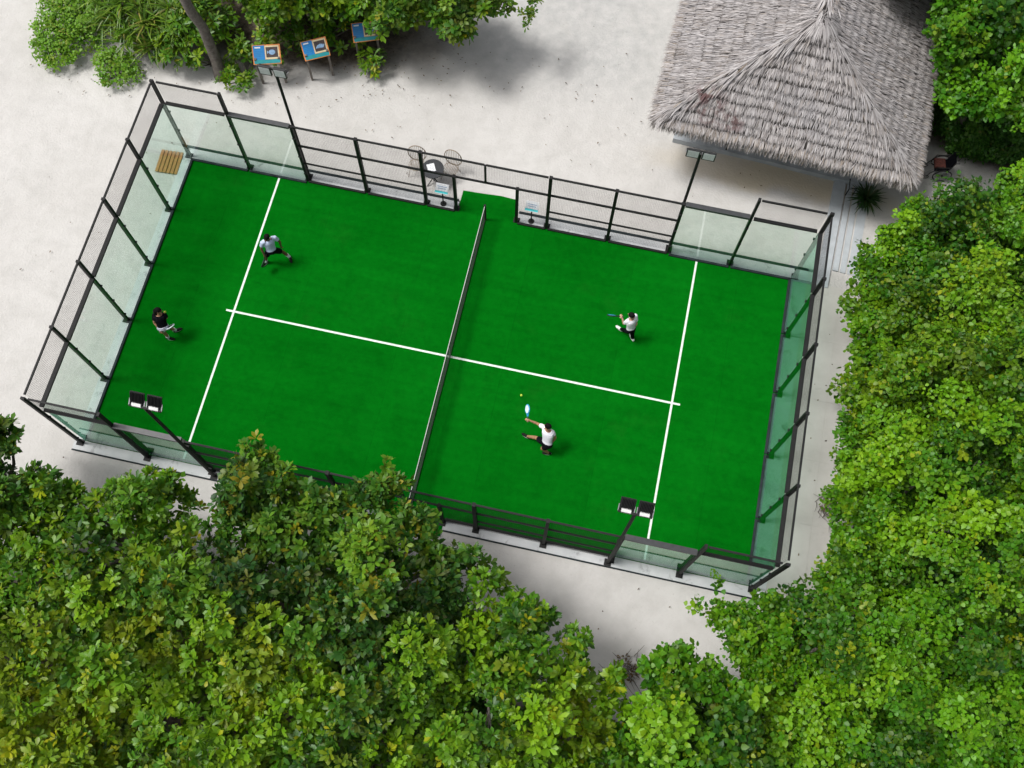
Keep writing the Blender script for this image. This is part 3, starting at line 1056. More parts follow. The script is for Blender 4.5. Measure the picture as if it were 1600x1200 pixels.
def info_board(label, c, u, w, tilt, legs, pic):
    """c centre of the slanted panel, u unit vector along its lower edge"""
    a = math.atan2(u[1], u[0])
    r = thing('info_board', label, 'sign', (c[0], c[1], -0.06), a, 'blue information boards')
    R = Matrix.Rotation(rad(tilt), 3, 'X')
    o = Vector((0, 0, c[2] + 0.06))
    hh = 0.62

    def P(x, y, z=0.0):
        return o + R @ Vector((x, y, z))
    MB().box(P(0, 0, -.012), (w, hh, 0.024), R).build('panel', M['boardorange'], r)
    MB().box(P(-w * .26, 0.02, 0.003), (w * .40, hh * .86, 0.004), R).build('text_field', M['boardblue'], r)
    MB().box(P(0.01, -hh * .36, 0.007), (w * .92, hh * .2, 0.004), R).build('caption_strip', M['boardteal'], r)
    MB().box(P(w * .2, hh * .10, 0.003), (w * .50, hh * .68, 0.004), R).build('picture_frame', M['cream'], r)
    MB().box(P(w * .2, hh * .10, 0.007), (w * .42, hh * .52, 0.004), R).build('picture', M['boarddark'], r)
    mb = MB()
    if pic == 'fish':
        k = len(mb.v)
        ring = [P(w * .2 + math.cos(t) * w * .12, hh * .1 + math.sin(t) * hh * .13, 0.0105) for t in np.linspace(0, 2 * PI, 16, endpoint=False)]
        mb.add(ring, [tuple(range(16))])
        mb.add([P(w * .08, hh * .1, .0105), P(w * .03, hh * .2, .0105), P(w * .03, 0, .0105)], [(0, 1, 2)])
    else:
        mb.add([P(w * (.2 + x), hh * (.1 + y), .0105) for x, y in ((-.18, -.1), (.12, -.12), (.19, .03), (.02, .1), (-.1, .04))], [(0, 1, 2, 3, 4)])
    mb.build('picture_shape', M['boardlight'], r)
    MB().box(P(-w * .30, hh * .36, 0.007), (w * .2, hh * .07, 0.003), R).build('title_bar', M['whitepaint'], r)
    for i in range(5):
        MB().box(P(-w * .27 - (i % 2) * .012, hh * (.22 - .09 * i), 0.0065), (w * (.26 - .024 * (i % 2)), 0.007, 0.002), R).build('text_line', M['textblue'], r)
    for s in (-1, 1):
        MB().box((s * w * .42, -.12, (c[2]) / 2), (0.07, 0.07, c[2] + .04)).build('leg', M['timber'], r)
    return r


info_board('blue and teal information board behind the floodlight lamps', (-8.22, 8.60, 1.32), (0.955, 0.29), 0.92, 34, 2, 'fish')
info_board('blue information board with a pale boat picture on two brown legs', (-6.72, 9.17, 1.32), (0.87, 0.49), 0.86, 34, 2, 'boat')
info_board('blue information board half hidden under the overhanging leaves', (-5.30, 10.2, 1.32), (0.93, 0.36), 0.86, 34, 2, 'boat')

sg = thing('court_sign', 'small white sign on a black stand left of the doorway', 'sign', (-1.46, 5.17, -0.004), 0.0, 'small signs on stands by the doorway')
MB().tube([(0, 0, 0), (0, 0, .025)], .10, 16).build('base', M['steel'], sg, True)
MB().tube([(0, 0, .02), (0, 0, .92)], .02, 8).build('pole', M['steel'], sg, True)
Rs = Matrix.Rotation(rad(35), 3, 'X')
MB().box((0, 0, .96), (.42, .32, .015), Rs).build('panel', M['paper'], sg)
MB().box(Vector((0, 0, .96)) + Rs @ Vector((0, -.115, .009)), (.42, .07, .004), Rs).build('cyan_strip', M['cyan'], sg)
MB().box(Vector((0, 0, .96)) + Rs @ Vector((0, .06, .009)), (.30, .02, .003), Rs).build('text_line', M['boardlight'], sg)
MB().box(Vector((0, 0, .96)) + Rs @ Vector((0, .0, .009)), (.26, .02, .003), Rs).build('text_line', M['boardlight'], sg)
copy_tree(sg, 'small white sign on a black stand right of the doorway', (1.47, 5.17, -0.004))

mt = thing('wooden_mat', 'slatted wooden foot mat on the sand at the far left corner', 'mat', (-10.66, 4.70, -0.03), rad(3))
for k in range(6):
    MB().box((-0.32 + k * 0.128, 0, 0.03), (0.10, 0.84, 0.024)).build('slat', M['wood'], mt)
for y in (-.34, .34):
    MB().box((0, y, 0.004), (0.76, 0.06, 0.026)).build('bearer', M['wood'], mt)

# wheelchair half under the hut's eave
wc = thing('wheelchair', 'black wheelchair with a red brown cushion at the right corner of the hut', 'wheelchair', (14.22, 9.95, -0.06), rad(8))
MB().box((0, 0, .48), (.42, .42, .05)).build('seat', M['blackcloth'], wc)
MB().box((.25, 0, .75), (.04, .40, .50), Matrix.Rotation(rad(8), 3, 'Y')).build('backrest', M['blackcloth'], wc)
MB().box((-.05, .02, .55), (.34, .34, .09)).build('cushion', M['redbrown'], wc)
for s in (-1, 1):
    w = MB().tube([(.1 + .29 * math.cos(t), s * .29, .30 + .29 * math.sin(t)) for t in np.linspace(0, 2 * PI, 28, endpoint=False)], .02, 8, close=True).build('wheel', M['rubber'], wc, True)
    MB().tube([(.1 + .25 * math.cos(t), s * .325, .30 + .25 * math.sin(t)) for t in np.linspace(0, 2 * PI, 28, endpoint=False)], .009, 6, close=True).build('push_rim', M['zinc'], w, True)
    sp = MB()
    for k in range(12):
        t = 2 * PI * k / 12
        sp.tube([(.1, s * .29, .30), (.1 + .28 * math.cos(t), s * .29, .30 + .28 * math.sin(t))], .003, 4)
    sp.build('spokes', M['zinc'], w)
    MB().tube([(.1, s * .26, .30), (.1, s * .32, .30)], .03, 8).build('hub', M['steel'], w)
    MB().tube([(-.34 + .08 * math.cos(t), s * .22, .08 + .08 * math.sin(t)) for t in np.linspace(0, 2 * PI, 14, endpoint=False)], .014, 6, close=True).build('castor', M['rubber'], wc)
    MB().tube([(-.34, s * .22, .08), (-.3, s * .22, .3), (-.2, s * .22, .46), (.24, s * .22, .5), (.3, s * .22, .95), (.42, s * .22, .97)], .014, 6).build('side_frame', M['steel'], wc)
    MB().tube([(-.18, s * .24, .5), (-.18, s * .24, .68), (.22, s * .24, .7)], .02, 6).build('armrest', M['rubber'], wc)
    MB().tube([(-.2, s * .14, .46), (-.42, s * .14, .14)], .012, 6).build('leg_tube', M['zinc'], wc)
    MB().box((-.46, s * .12, .12), (.16, .13, .015)).build('footplate', M['rubber'], wc)


# ------------------------------------------------------------------ foliage
def in_poly(P, poly):
    x, y = P[:, 0], P[:, 1]
    ins = np.zeros(len(P), bool)
    n = len(poly)
    for i in range(n):
        (x0, y0), (x1, y1) = poly[i], poly[(i + 1) % n]
        c = ((y0 > y) != (y1 > y)) & (x < (x1 - x0) * (y - y0) / ((y1 - y0) or 1e-9) + x0)
        ins ^= c
    return ins


def poly_dist(P, poly):
    d = np.full(len(P), 1e9)
    n = len(poly)
    for i in range(n):
        a, b_ = np.array(poly[i]), np.array(poly[(i + 1) % n])
        ab = b_ - a
        t = np.clip(((P - a) @ ab) / max(ab @ ab, 1e-9), 0, 1)
        d = np.minimum(d, np.linalg.norm(P - (a + t[:, None] * ab), axis=1))
    return d


def scatter(poly, spacing, tries=14000):
    pa = np.array(poly)
    lo, hi = pa.min(0), pa.max(0)
    C = lo + RNG.random((tries, 2)) * (hi - lo)
    C = C[in_poly(C, poly)]
    keep = np.zeros((0, 2))
    out = []
    for c in C:
        if len(out) == 0 or np.min(np.sum((np.array(out) - c) ** 2, 1)) > spacing ** 2:
            out.append(c)
    return np.array(out)


def n2(x, y, s, seed=0.0):
    return np.array([mnoise.noise(Vector((a * s, b_ * s, seed))) for a, b_ in zip(x, y)])


def clusters(B, dens, kind, Lm, Wm, nleaf, spread=(50, 85), low=-0.25):
    """B: blobs (x,y,z,r,tone,age). returns leaf arrays grouped in rosettes on the blob surfaces"""
    cen, axis, tone, ag = [], [], [], []
    for (x, y, z, r, tn, a) in B:
        m_ = max(4, int(dens * 2 * PI * r * r))
        u = RNG.random(m_)
        cz = low + (1 - low) * u
        ph = RNG.random(m_) * 2 * PI
        sr = np.sqrt(np.maximum(0, 1 - cz * cz))
        dirs = np.stack([sr * np.cos(ph), sr * np.sin(ph), cz], -1)
        rad_ = r * (0.62 + 0.38 * np.sqrt(RNG.random(m_))) * (1 + 0.14 * RNG.normal(0, 1, m_))
        cen.append(np.array([x, y, z]) + dirs * rad_[:, None] * np.array([1, 1, 0.8]))
        ax = nrm(dirs * 0.75 + np.array([0, 0, 0.75]) + RNG.normal(0, .25, (m_, 3)))
        axis.append(ax)
        tone.append(tn + RNG.normal(0, .09, m_))
        ag.append(np.clip(a + RNG.normal(0, .12, m_) + (RNG.random(m_) < 0.025) * .6, 0, 1))
    cen, axis, tone, ag = np.concatenate(cen), np.concatenate(axis), np.concatenate(tone), np.concatenate(ag)
    n = len(cen)
    k = nleaf
    ref = nrm(np.cross(axis, RNG.normal(0, 1, (n, 3))))
    ref2 = np.cross(axis, ref)
    sc = RNG.uniform(.65, 1.3, n)
    ph = (np.arange(k) * 2.399)[None] + RNG.normal(0, .35, (n, k))
    el = np.radians(RNG.uniform(spread[0], spread[1], (n, k)))
    rd = ref[:, None] * np.cos(ph)[..., None] + ref2[:, None] * np.sin(ph)[..., None]
    D = axis[:, None] * np.cos(el)[..., None] + rd * np.sin(el)[..., None]
    UP = axis[:, None] * np.sin(el)[..., None] - rd * np.cos(el)[..., None]
    UP = UP + RNG.normal(0, .22, UP.shape)
    P = cen[:, None] + D * 0.025 - axis[:, None] * (RNG.random((n, k)) * 0.12)[..., None]
    if kind == 'heart':
        P = P + RNG.normal(0, .075, P.shape)
    L = Lm * sc[:, None] * RNG.uniform(.7, 1.2, (n, k))
    W = Wm * sc[:, None] * RNG.uniform(.8, 1.15, (n, k))
    T = np.clip(tone[:, None] + RNG.normal(0, .065, (n, k)), 0, 1)
    A = np.clip(ag[:, None] + RNG.normal(0, .05, (n, k)) + (RNG.random((n, k)) < 0.006) * .7, 0, 1)
    f = lambda a: a.reshape(-1, *a.shape[2:])
    V, t, q = blades(f(P), f(D), f(UP), f(L), f(W), 0.16, {'rosette': 'leaf', 'heart': 'heart', 'strap': 'strap'}[kind])
    return V, t, q, {'tint': np.repeat(f(T), 8), 'age': np.repeat(f(A), 8)}


def trunk_mesh(base, blobs, r0, zfork, nl=9, parent=None, rseed=0):
    rnd = random.Random(rseed)
    mb = MB()
    bx, by = base
    top = Vector((bx + rnd.uniform(-.3, .3), by + rnd.uniform(-.3, .3), zfork))
    mb.tube([(bx, by, -.1), (bx + rnd.uniform(-.12, .12), by + rnd.uniform(-.12, .12), zfork * .5), top], [r0 * 1.25, r0 * .95, r0 * .8], 10)
    bl = list(blobs)
    rnd.shuffle(bl)
    for (x, y, z, r, *_r2) in bl[:nl]:
        e = Vector((x, y, z - r * .2))
        if e.z < zfork * .7 or math.hypot(e.x - bx, e.y - by) > 1.8:
            continue
        mid_ = top.lerp(e, .5) + Vector((rnd.uniform(-.2, .2), rnd.uniform(-.2, .2), rnd.uniform(-.45, -.1)))
        mb.tube([top - Vector((0, 0, .2)), mid_, e], [r0 * .55, r0 * .34, r0 * .14], 7)
        for _ in range(3):
            tip = e + Vector((rnd.uniform(-.6, .6), rnd.uniform(-.6, .6), rnd.uniform(.1, .7))) * r
            mb.tube([mid_.lerp(e, .6), e.lerp(tip, .5), tip], [r0 * .14, r0 * .1, r0 * .04], 5)
    return mb


def canopy(poly, trees, spacing, rr, z_edge, dome, dome_len, seed, skirt=0.0, rough=0.55, pits=0.20, under=1.75, inset=0.0, rfreq=0.85):
    """blobs over a plan outline, dealt out to the nearest tree"""
    C = scatter(poly, spacing)
    d = poly_dist(C, poly)
    r = np.clip(d / 0.95, 0.20, 1.0) * RNG.uniform(rr[0], rr[1], len(C))
    r = np.clip(np.minimum(r, d + 0.12 - inset), 0.16, None)
    s = np.clip(d / dome_len, 0, 1)
    z = z_edge + dome * (1 - (1 - s) ** 2) + rough * n2(C[:, 0], C[:, 1], rfreq, seed) * 2.6 + RNG.normal(0, .36, len(C))
    pit = (RNG.random(len(C)) < pits) & (d > 0.7)
    z[pit] -= RNG.uniform(.6, 1.3, pit.sum())
    tone = np.clip(0.47 + 0.80 * n2(C[:, 0], C[:, 1], 0.75, seed + 5) + RNG.normal(0, .12, len(C)), 0.03, .97)
    blobs = [[C[i, 0], C[i, 1], z[i], r[i], tone[i], 0.0] for i in range(len(C))]
    # shoots that reach out to the uneven outline
    pa = np.array(poly)
    for i in range(len(pa)):
        a, b_ = pa[i], pa[(i + 1) % len(pa)]
        L_ = float(np.linalg.norm(b_ - a))
        if L_ > 3.0:
            continue
        for k in range(max(1, int(L_ / 0.26))):
            q = a + (b_ - a) * ((k + random.random()) / max(1, int(L_ / 0.26)))
            for ang in range(8):
                w_ = np.array([math.cos(ang * PI / 4), math.sin(ang * PI / 4)]) * random.uniform(.24, .34) + np.array([math.cos(ang * PI / 4), math.sin(ang * PI / 4)]) * inset
                c_ = (q + w_)[None]
                if in_poly(c_, poly)[0] and poly_dist(c_, poly)[0] > .17 + inset:
                    blobs.append([c_[0, 0], c_[0, 1], z_edge + random.uniform(-.35, .3), random.uniform(.24, .33), float(np.clip(.5 + RNG.normal(0, .13), .05, .95)), 0.0])
                    w2 = w_ * 2.3
                    c2 = (q + w2)[None]
                    if in_poly(c2, poly)[0] and poly_dist(c2, poly)[0] > .3:
                        blobs.append([c2[0, 0], c2[0, 1], z_edge + random.uniform(-.4, .4), random.uniform(.3, .42), float(np.clip(.5 + RNG.normal(0, .13), .05, .95)), 0.0])
                    break
    if under:
        for lay in (1, 2):
            U = scatter(poly, spacing * (1.0 if lay == 1 else 1.2))
            du = poly_dist(U, poly)
            for i in range(len(U)):
                if du[i] > .45 + .25 * lay:
                    zu = z_edge + dome * min(1, du[i] / dome_len) - under * lay + random.uniform(-.3, .3)
                    blobs.append([U[i, 0], U[i, 1], max(.5, zu), .62 if lay == 1 else .8, float(np.clip(.46 + RNG.normal(0, .2), .05, .95)), 0.0])
    if skirt > 0:
        for i in range(len(C)):
            if d[i] < 1.5 and d[i] > .25 and z_edge > 1.5:
                for zz in np.arange(z[i] - 0.9, 0.5, -0.85)[: int(skirt)]:
                    blobs.append([C[i, 0] + random.uniform(-.2, .2), C[i, 1] + random.uniform(-.2, .2), zz, r[i] * .95, tone[i] * .9, 0.0])
    for bl in blobs:                       # crowns draw in below their widest part
        if bl[2] < z_edge:
            q = (29.5 - bl[2]) / (29.5 - z_edge)
            bl[0] = 4.0 + (bl[0] - 4.0) * q
            bl[1] = -11.0 + (bl[1] + 11.0) * q
    tp_ = np.array([(t[0], t[1]) for t in trees])
    deal = [[] for _ in trees]
    for bl in blobs:
        deal[int(np.argmin(np.sum((tp_ - np.array(bl[:2])) ** 2, 1)))].append(bl)
    return deal


def make_tree(name, label, cat, group, base, blobs, mat, dens, kind, L, W, nleaf, r0=0.13, zf=2.6, spread=(50, 85), low=-0.25, crown='crown', seed=1, stem='trunk'):
    if not blobs:
        return
    r = thing(name, label, cat, (base[0], base[1], -0.06), 0, group)
    V, t, q, at = clusters(blobs, dens, kind, L, W, nleaf, spread, low)
    V = V - np.array([base[0], base[1], -0.06])
    o = link(crown, mesh_np(crown, V, t, q, mat, at), r)
    mb = trunk_mesh(base, blobs, r0, zf, rseed=seed)
    mb.build(stem, M['bark'], None, True, (base[0], base[1], -0.06))
    tr_ = bpy.context.scene.collection.objects[-1]
    tr_.parent = r
    tr_.location = (0, 0, 0)
    return r


P_BOTTOM = [(-11.44, -5.54), (-9.98, -5.74), (-9.48, -6.06), (-9.33, -6.72), (-8.95, -7.05), (-8.73, -6.75), (-7.99, -6.92), (-7.23, -7.17), (-6.8, -6.99), (-6.37, -6.56), (-5.73, -6.25), (-5.34, -6.17), (-4.87, -6.57), (-4.51, -6.9), (-4.31, -7.27), (-4.01, -7.44), (-4.0, -6.95), (-4.2, -6.58), (-4.12, -6.06), (-3.96, -5.52), (-3.69, -5.03), (-3.23, -5.19), (-2.58, -5.38), (-2.1, -5.62), (-1.7, -5.86), (-1.1, -5.65), (-0.52, -5.35), (0.04, -4.97), (0.33, -5.16), (0.28, -5.59), (0.73, -5.74), (1.03, -5.67), (1.46, -6.4), (1.74, -6.57), (2.23, -6.63), (2.73, -6.36), (2.81, -6.9), (3.28, -7.03), (3.42, -7.31), (3.8, -7.23), (4.46, -7.4), (4.78, -7.79), (4.78, -8.17), (5.01, -7.81), (5.37, -7.66), (5.59, -7.99), (5.45, -8.47), (5.7, -8.57), (6.06, -8.41), (6.45, -8.48), (6.81, -8.32), (7.2, -7.94), (7.62, -7.69), (7.82, -7.5), (8.01, -7.76), (7.92, -8.15), (8.26, -7.86), (8.73, -7.98), (9.6, -8.3), (10.9, -11.28), (-7.48, -14.98), (-11.5, -14.0)]
P_RIGHT = [(9.38, -7.87), (8.96, -7.24), (8.75, -6.89), (8.3, -6.66), (8.04, -6.55), (8.09, -6.37), (8.47, -6.13), (9.12, -6.06), (8.59, -5.85), (8.47, -5.62), (9.04, -5.5), (9.5, -5.81), (10.04, -5.53), (10.52, -5.34), (10.9, -5.09), (10.94, -4.66), (11.31, -4.23), (11.35, -3.88), (11.09, -3.06), (10.97, -2.73), (11.14, -1.97), (11.08, -1.44), (11.16, -0.49), (11.31, -0.27), (10.99, 0.23), (10.86, 0.59), (11.41, 1.3), (11.21, 1.55), (11.33, 2.07), (10.81, 2.76), (10.79, 2.96), (11.28, 3.48), (11.06, 3.85), (11.18, 4.5), (10.81, 4.46), (11.14, 4.92), (11.64, 5.46), (11.81, 5.72), (12.34, 6.05), (12.1, 6.66), (12.83, 7.04), (13.39, 7.06), (14.51, 7.42), (15.05, 7.77), (14.66, 8.02), (15.21, 8.37), (15.78, 8.39), (17.28, 8.95), (17.82, -9.57), (9.2, -11.3)]
P_TOPRIGHT = [(9.95, 12.77), (10.59, 12.18), (11.95, 12.25), (11.81, 11.5), (11.78, 10.77), (12.1, 10.26), (12.6, 10.03), (12.72, 9.6), (12.65, 9.24), (13.14, 9.01), (13.51, 8.98), (14.25, 9.04), (14.99, 8.99), (16.64, 9.36), (16.44, 16.3), (9.75, 14.75)]
P_HEDGE = [(13.77, 11.82), (14.09, 11.13), (14.45, 10.5), (15.29, 10.45), (16.74, 10.6), (18.38, 10.9), (18.29, 13.89), (13.69, 12.84)]
P_TOPLEFT_HIGH = [(-8.87, 9.0), (-8.3, 8.95), (-7.25, 9.25), (-6.3, 9.55), (-5.75, 9.75), (-5.45, 9.95), (-5.1, 9.9), (-4.9, 9.45), (-4.23, 9.3), (-3.9, 9.62), (-3.2, 10.17), (-2.52, 9.94), (-2.21, 9.51), (-1.44, 9.74), (-1.69, 10.38), (-1.07, 10.83), (-0.5, 11.0), (-0.6, 11.5), (-2.0, 12.2), (-8.5, 12.6), (-10.0, 11.4), (-9.3, 9.6)]

NEAR = [
    (-10.2, -7.4, 'dark broad leaved tree at the left edge by the near left corner of the court', 0.0, 'leaf_dull'),
    (-6.6, -8.3, 'broad leaved tree between the left edge and the gap of sand by the near fence', 0.06, 'leaf_big'),
    (-2.9, -7.4, 'dull green tree whose top covers the near fence left of the net', 0.04, 'leaf_dull'),
    (0.5, -7.4, 'dull green tree covering the near end of the net', 0.02, 'leaf_dull'),
    (3.3, -9.2, 'bright green tree beside the bare sand below the near doorway', 0.02, 'leaf_big'),
    (-7.6, -12.2, 'yellowish green tree filling the near left corner of the picture', 0.24, 'leaf_big'),
    (-3.0, -11.4, 'broad leaved tree with yellow leaf tips at the bottom, left of centre', 0.17, 'leaf_big'),
    (1.2, -12.0, 'dark green tree at the bottom below the one beside the bare sand', 0.05, 'leaf_big'),
    (5.3, -10.6, 'low yellow green tree at the bottom below the dry brush', 0.12, 'leaf_big'),
    (8.4, -9.6, 'green tree at the bottom where the near and right groves meet', 0.02, 'leaf_heart'),
]
deal = canopy(P_BOTTOM, NEAR, 0.78, (0.46, 0.78), 4.5, 1.5, 2.6, 1.3, skirt=2)
for x, y, r in ((-8.1, -7.3, .36), (-7.7, -7.45, .45), (-7.25, -7.6, .45), (-6.85, -7.35, .4), (-7.5, -8.1, .5), (-8.0, -7.9, .45)):
    deal[1].append([x, y, 4.4, r, .45, 0.0])
for x, y, r in ((5.9, -9.0, .3), (6.3, -9.1, .3)):
    deal[8].append([x, y, 4.3, r, .5, .1])
for i, (T, bl) in enumerate(zip(NEAR, deal)):
    for b_ in bl:
        b_[5] = max(0.0, T[3] + 0.62 * mnoise.noise(Vector((b_[0] * .6, b_[1] * .6, 9.0)))) if T[3] > .1 else max(0, T[3] - .03)
        if T[3] > .1:
            b_[4] = min(1, b_[4] + .18)
    if T[4] == 'leaf_heart':
        make_tree('broadleaf_tree', T[2], 'tree', 'trees in front of the court', (T[0], T[1]), bl, M[T[4]], 18, 'heart', .14, .12, 9, seed=i + 1, spread=(25, 85))
    else:
        make_tree('broadleaf_tree', T[2], 'tree', 'trees in front of the court', (T[0], T[1]), bl, M[T[4]], 15, 'rosette', .185, .088, 9, spread=(25, 75), seed=i + 1)

RIGHT = [
    (13.6, 5.4, 'bright green tree whose leaves overhang the long pale steps', 'leaf_heart', .03),
    (16.6, 6.2, 'bright green tree at the right edge below the sand beside the hut', 'leaf_heart', .02),
    (13.4, 1.8, 'yellowish green tree beside the upper half of the concrete path', 'leaf_heart', .16),
    (16.6, 1.0, 'deep green tree at the right edge level with the centre line', 'leaf_deep', .02),
    (13.3, -2.4, 'green tree leaning over the lower half of the concrete path', 'leaf_heart', .05),
    (16.5, -4.2, 'green tree at the lower right edge behind the path side trees', 'leaf_heart', .04),
    (10.6, -6.9, 'spreading green tree reaching round the near right corner of the court', 'leaf_heart', .04),
    (13.6, -7.2, 'green tree in the near right corner of the picture', 'leaf_deep', .05),
]
deal = canopy(P_RIGHT, RIGHT, 0.74, (0.42, 0.74), 2.8, 2.6, 3.0, 4.7, skirt=3, rough=.6, inset=.13)
for i, (T, bl) in enumerate(zip(RIGHT, deal)):
    for b_ in bl:
        b_[5] = max(0, T[4] + .3 * mnoise.noise(Vector((b_[0] * .7, b_[1] * .7, 3.0)))) if T[4] > .1 else T[4]
    make_tree('heart_leaf_tree', T[2], 'tree', 'trees along the concrete path', (T[0], T[1]), bl, M[T[3]], 23, 'heart', .115, .100, 10, seed=i + 31, spread=(25, 85), zf=1.8)

TOPR = [
    (14.6, 11.3, 'deep green tree hanging over the right side of the thatched roof', 'leaf_deep', .02),
    (11.6, 14.2, 'deep green tree behind the thatched roof at the top edge', 'leaf_deep', 0.0),
]
deal = canopy(P_TOPRIGHT, TOPR, 0.7, (0.42, 0.7), 4.3, 1.4, 2.4, 8.1, skirt=1)
for i, (T, bl) in enumerate(zip(TOPR, deal)):
    for b_ in bl:
        b_[2] += 1.1 if b_[0] < 12.6 else 0
        b_[5] = T[4]
    make_tree('heart_leaf_tree', T[2], 'tree', 'trees behind the hut', (T[0], T[1]), bl, M[T[3]], 17, 'heart', .145, .125, 10, seed=i + 51, spread=(25, 85))

deal = canopy(P_HEDGE, [(16, 12)], 0.40, (0.42, 0.58), 0.55, 0.3, .6, 2.2, rough=.1, pits=0)
r = thing('clipped_hedge', 'low dark green hedge in the shade beside the hut', 'hedge', (16, 12, -.06))
V, t, q, at = clusters(deal[0], 60, 'heart', .11, .08, 9, low=-.3)
link('foliage', mesh_np('foliage', V - np.array([16, 12, -.06]), t, q, M['leaf_hedge'], at), r)
mb = MB()
for b_ in deal[0][::4]:
    mb.tube([(b_[0] - 16, b_[1] - 12, 0), (b_[0] - 16 + .05, b_[1] - 12, b_[2])], .015, 5)
mb.build('stems', M['bark'], r)

TL = [
    (-7.0, 10.4, 'green tree spreading over the blue information boards', 'leaf_big', .08),
    (-3.0, 11.6, 'dull green tree at the top edge above the grey bare ground', 'leaf_dull', .08),
]
deal = canopy(P_TOPLEFT_HIGH, TL, 0.55, (0.40, 0.66), 2.6, 1.2, 2.0, 6.1, skirt=2)
for i, (T, bl) in enumerate(zip(TL, deal)):
    for b_ in bl:
        b_[5] = T[4]
        b_[4] = min(1, b_[4] + .1)
    make_tree('broadleaf_tree', T[2], 'tree', 'trees at the far edge', (T[0], T[1]), bl, M[T[3]], 13, 'rosette', .22, .10, 8, seed=i + 71, zf=1.7)
# hanging twig with a few leaves
hang = [[0.12, 10.72 + k * .22, 2.5 + .1 * k, .12, .45, .15] for k in range(5)] + [[-.1, 11.0, 2.7, .14, .5, .2], [.2, 11.5, 2.9, .2, .4, .1], [-.2, 11.9, 3.0, .3, .4, .1]]
r = thing('sapling', 'thin drooping sapling with few leaves over the grey bare ground', 'sapling', (0.2, 14.4, -.06))
V, t, q, at = clusters(hang, 16, 'rosette', .16, .07, 7)
link('crown', mesh_np('crown', V - np.array([.2, 14.4, -.06]), t, q, M['leaf_dull'], at), r)
MB().tube([(0, 0, 0), (0, -.2, 2.4), (-.1, -1.2, 3.3), (-.2, -2.4, 3.15), (-.12, -3.1, 2.8), (-.08, -3.7, 2.5)], [.05, .035, .02, .014, .01, .006], 6).build('trunk', M['bark'], r)

# tall tree with a bare trunk by the far left; its crown is above the frame
r = thing('tall_tree', 'tall tree with a thick bare grey trunk among the far left shrubs', 'tree', (-10.06, 8.33, -.06))
tb_ = MB().tube([(0, 0, -.05), (-.03, .14, .7), (-.14, .28, 2.2), (-.12, .0, 3.2), (-.11, -.1, 4.0), (-.15, .5, 5.2), (-.3, 1.4, 6.4)],
                [.24, .19, .165, .16, .155, .14, .11], 12)
for k in range(5):
    a = k * 1.25
    tb_.tube([(-.15, .5, 5.2), (-.3 + .7 * math.cos(a), 2.0 + .7 * math.sin(a), 6.2), (-.4 + 1.3 * math.cos(a), 3.3 + 1.1 * math.sin(a), 7.0)], [.09, .06, .02], 7)
tb_.build('trunk', M['bark'], r, True)
bl = [[-10.6 + random.uniform(-1.5, 1.5), 12.2 + random.uniform(-.9, 1.4), 6.9 + random.uniform(-.5, .7), .75, .5, .05] for _ in range(16)]
V, t, q, at = clusters(bl, 9, 'rosette', .22, .1, 8)
link('crown', mesh_np('crown', V - np.array([-10.06, 8.33, -.06]), t, q, M['leaf_big'], at), r)


def bush(name, label, cat, cx, cy, spec, mat, dens, kind, L, W, nl, group=None, spread=(50, 85), low=-.1):
    r = thing(name, label, cat, (cx, cy, -.06), 0, group)
    V, t, q, at = clusters(spec, dens, kind, L, W, nl, spread, low)
    link('foliage', mesh_np('foliage', V - np.array([cx, cy, -.06]), t, q, mat, at), r)
    mb = MB()
    for b_ in spec[: min(10, len(spec))]:
        mb.tube([(random.uniform(-.1, .1), random.uniform(-.1, .1), 0), ((b_[0] - cx) * .6, (b_[1] - cy) * .6, b_[2] * .6), (b_[0] - cx, b_[1] - cy, b_[2])], [.03, .02, .01], 5)
    mb.build('stems', M['bark'], r)
    return r


def blobset(poly, sp, r, z, seed, tone=.6, age=.05):
    C = scatter(poly, sp, 3000)
    d = poly_dist(C, poly)
    rr = np.minimum(RNG.uniform(r[0], r[1], len(C)), d + .15)
    zz = z[0] + (z[1] - z[0]) * np.clip(d / 1.2, 0, 1) + .15 * n2(C[:, 0], C[:, 1], .9, seed)
    return [[C[i, 0], C[i, 1], zz[i], rr[i], tone + .3 * n2([C[i, 0]], [C[i, 1]], 1.1, seed)[0], age] for i in range(len(C))]


bush('ground_cover_shrub', 'bright green mounded shrub at the far left end of the planting', 'shrub', -15.6, 8.6,
     blobset([(-17.6, 10.84), (-16.78, 9.63), (-16.6, 8.57), (-16.32, 7.56), (-15.86, 7.26), (-15.24, 7.4), (-14.71, 7.79), (-14.4, 8.8), (-14.6, 9.8), (-15.0, 11.4)], .42, (.34, .5), (.25, .75), 1.1, .68, .06),
     M['leaf_cover'], 34, 'heart', .10, .075, 8)
bush('ground_cover_shrub', 'small leaved low shrub creeping onto the sand left of the bare trunk', 'shrub', -13.6, 7.5,
     blobset([(-14.5, 8.1), (-14.2, 7.64), (-13.62, 6.95), (-13.27, 6.94), (-13.0, 7.4), (-12.7, 7.4), (-12.8, 8.1), (-13.7, 8.5)], .36, (.25, .38), (.2, .5), 2.1, .6, .1),
     M['leaf_cover'], 34, 'heart', .10, .07, 8)
bush('leafy_shrub', 'leafy green shrub around the foot of the bare trunk', 'shrub', -10.6, 8.7,
     blobset([(-12.1, 8.0), (-11.42, 8.02), (-10.75, 8.05), (-10.2, 8.2), (-9.9, 8.6), (-10.0, 10.0), (-10.6, 11.4), (-12.4, 11.2), (-12.3, 9.2)], .5, (.4, .6), (.4, 1.7), 3.1, .52, .08),
     M['leaf_big'], 14, 'rosette', .24, .08, 9)
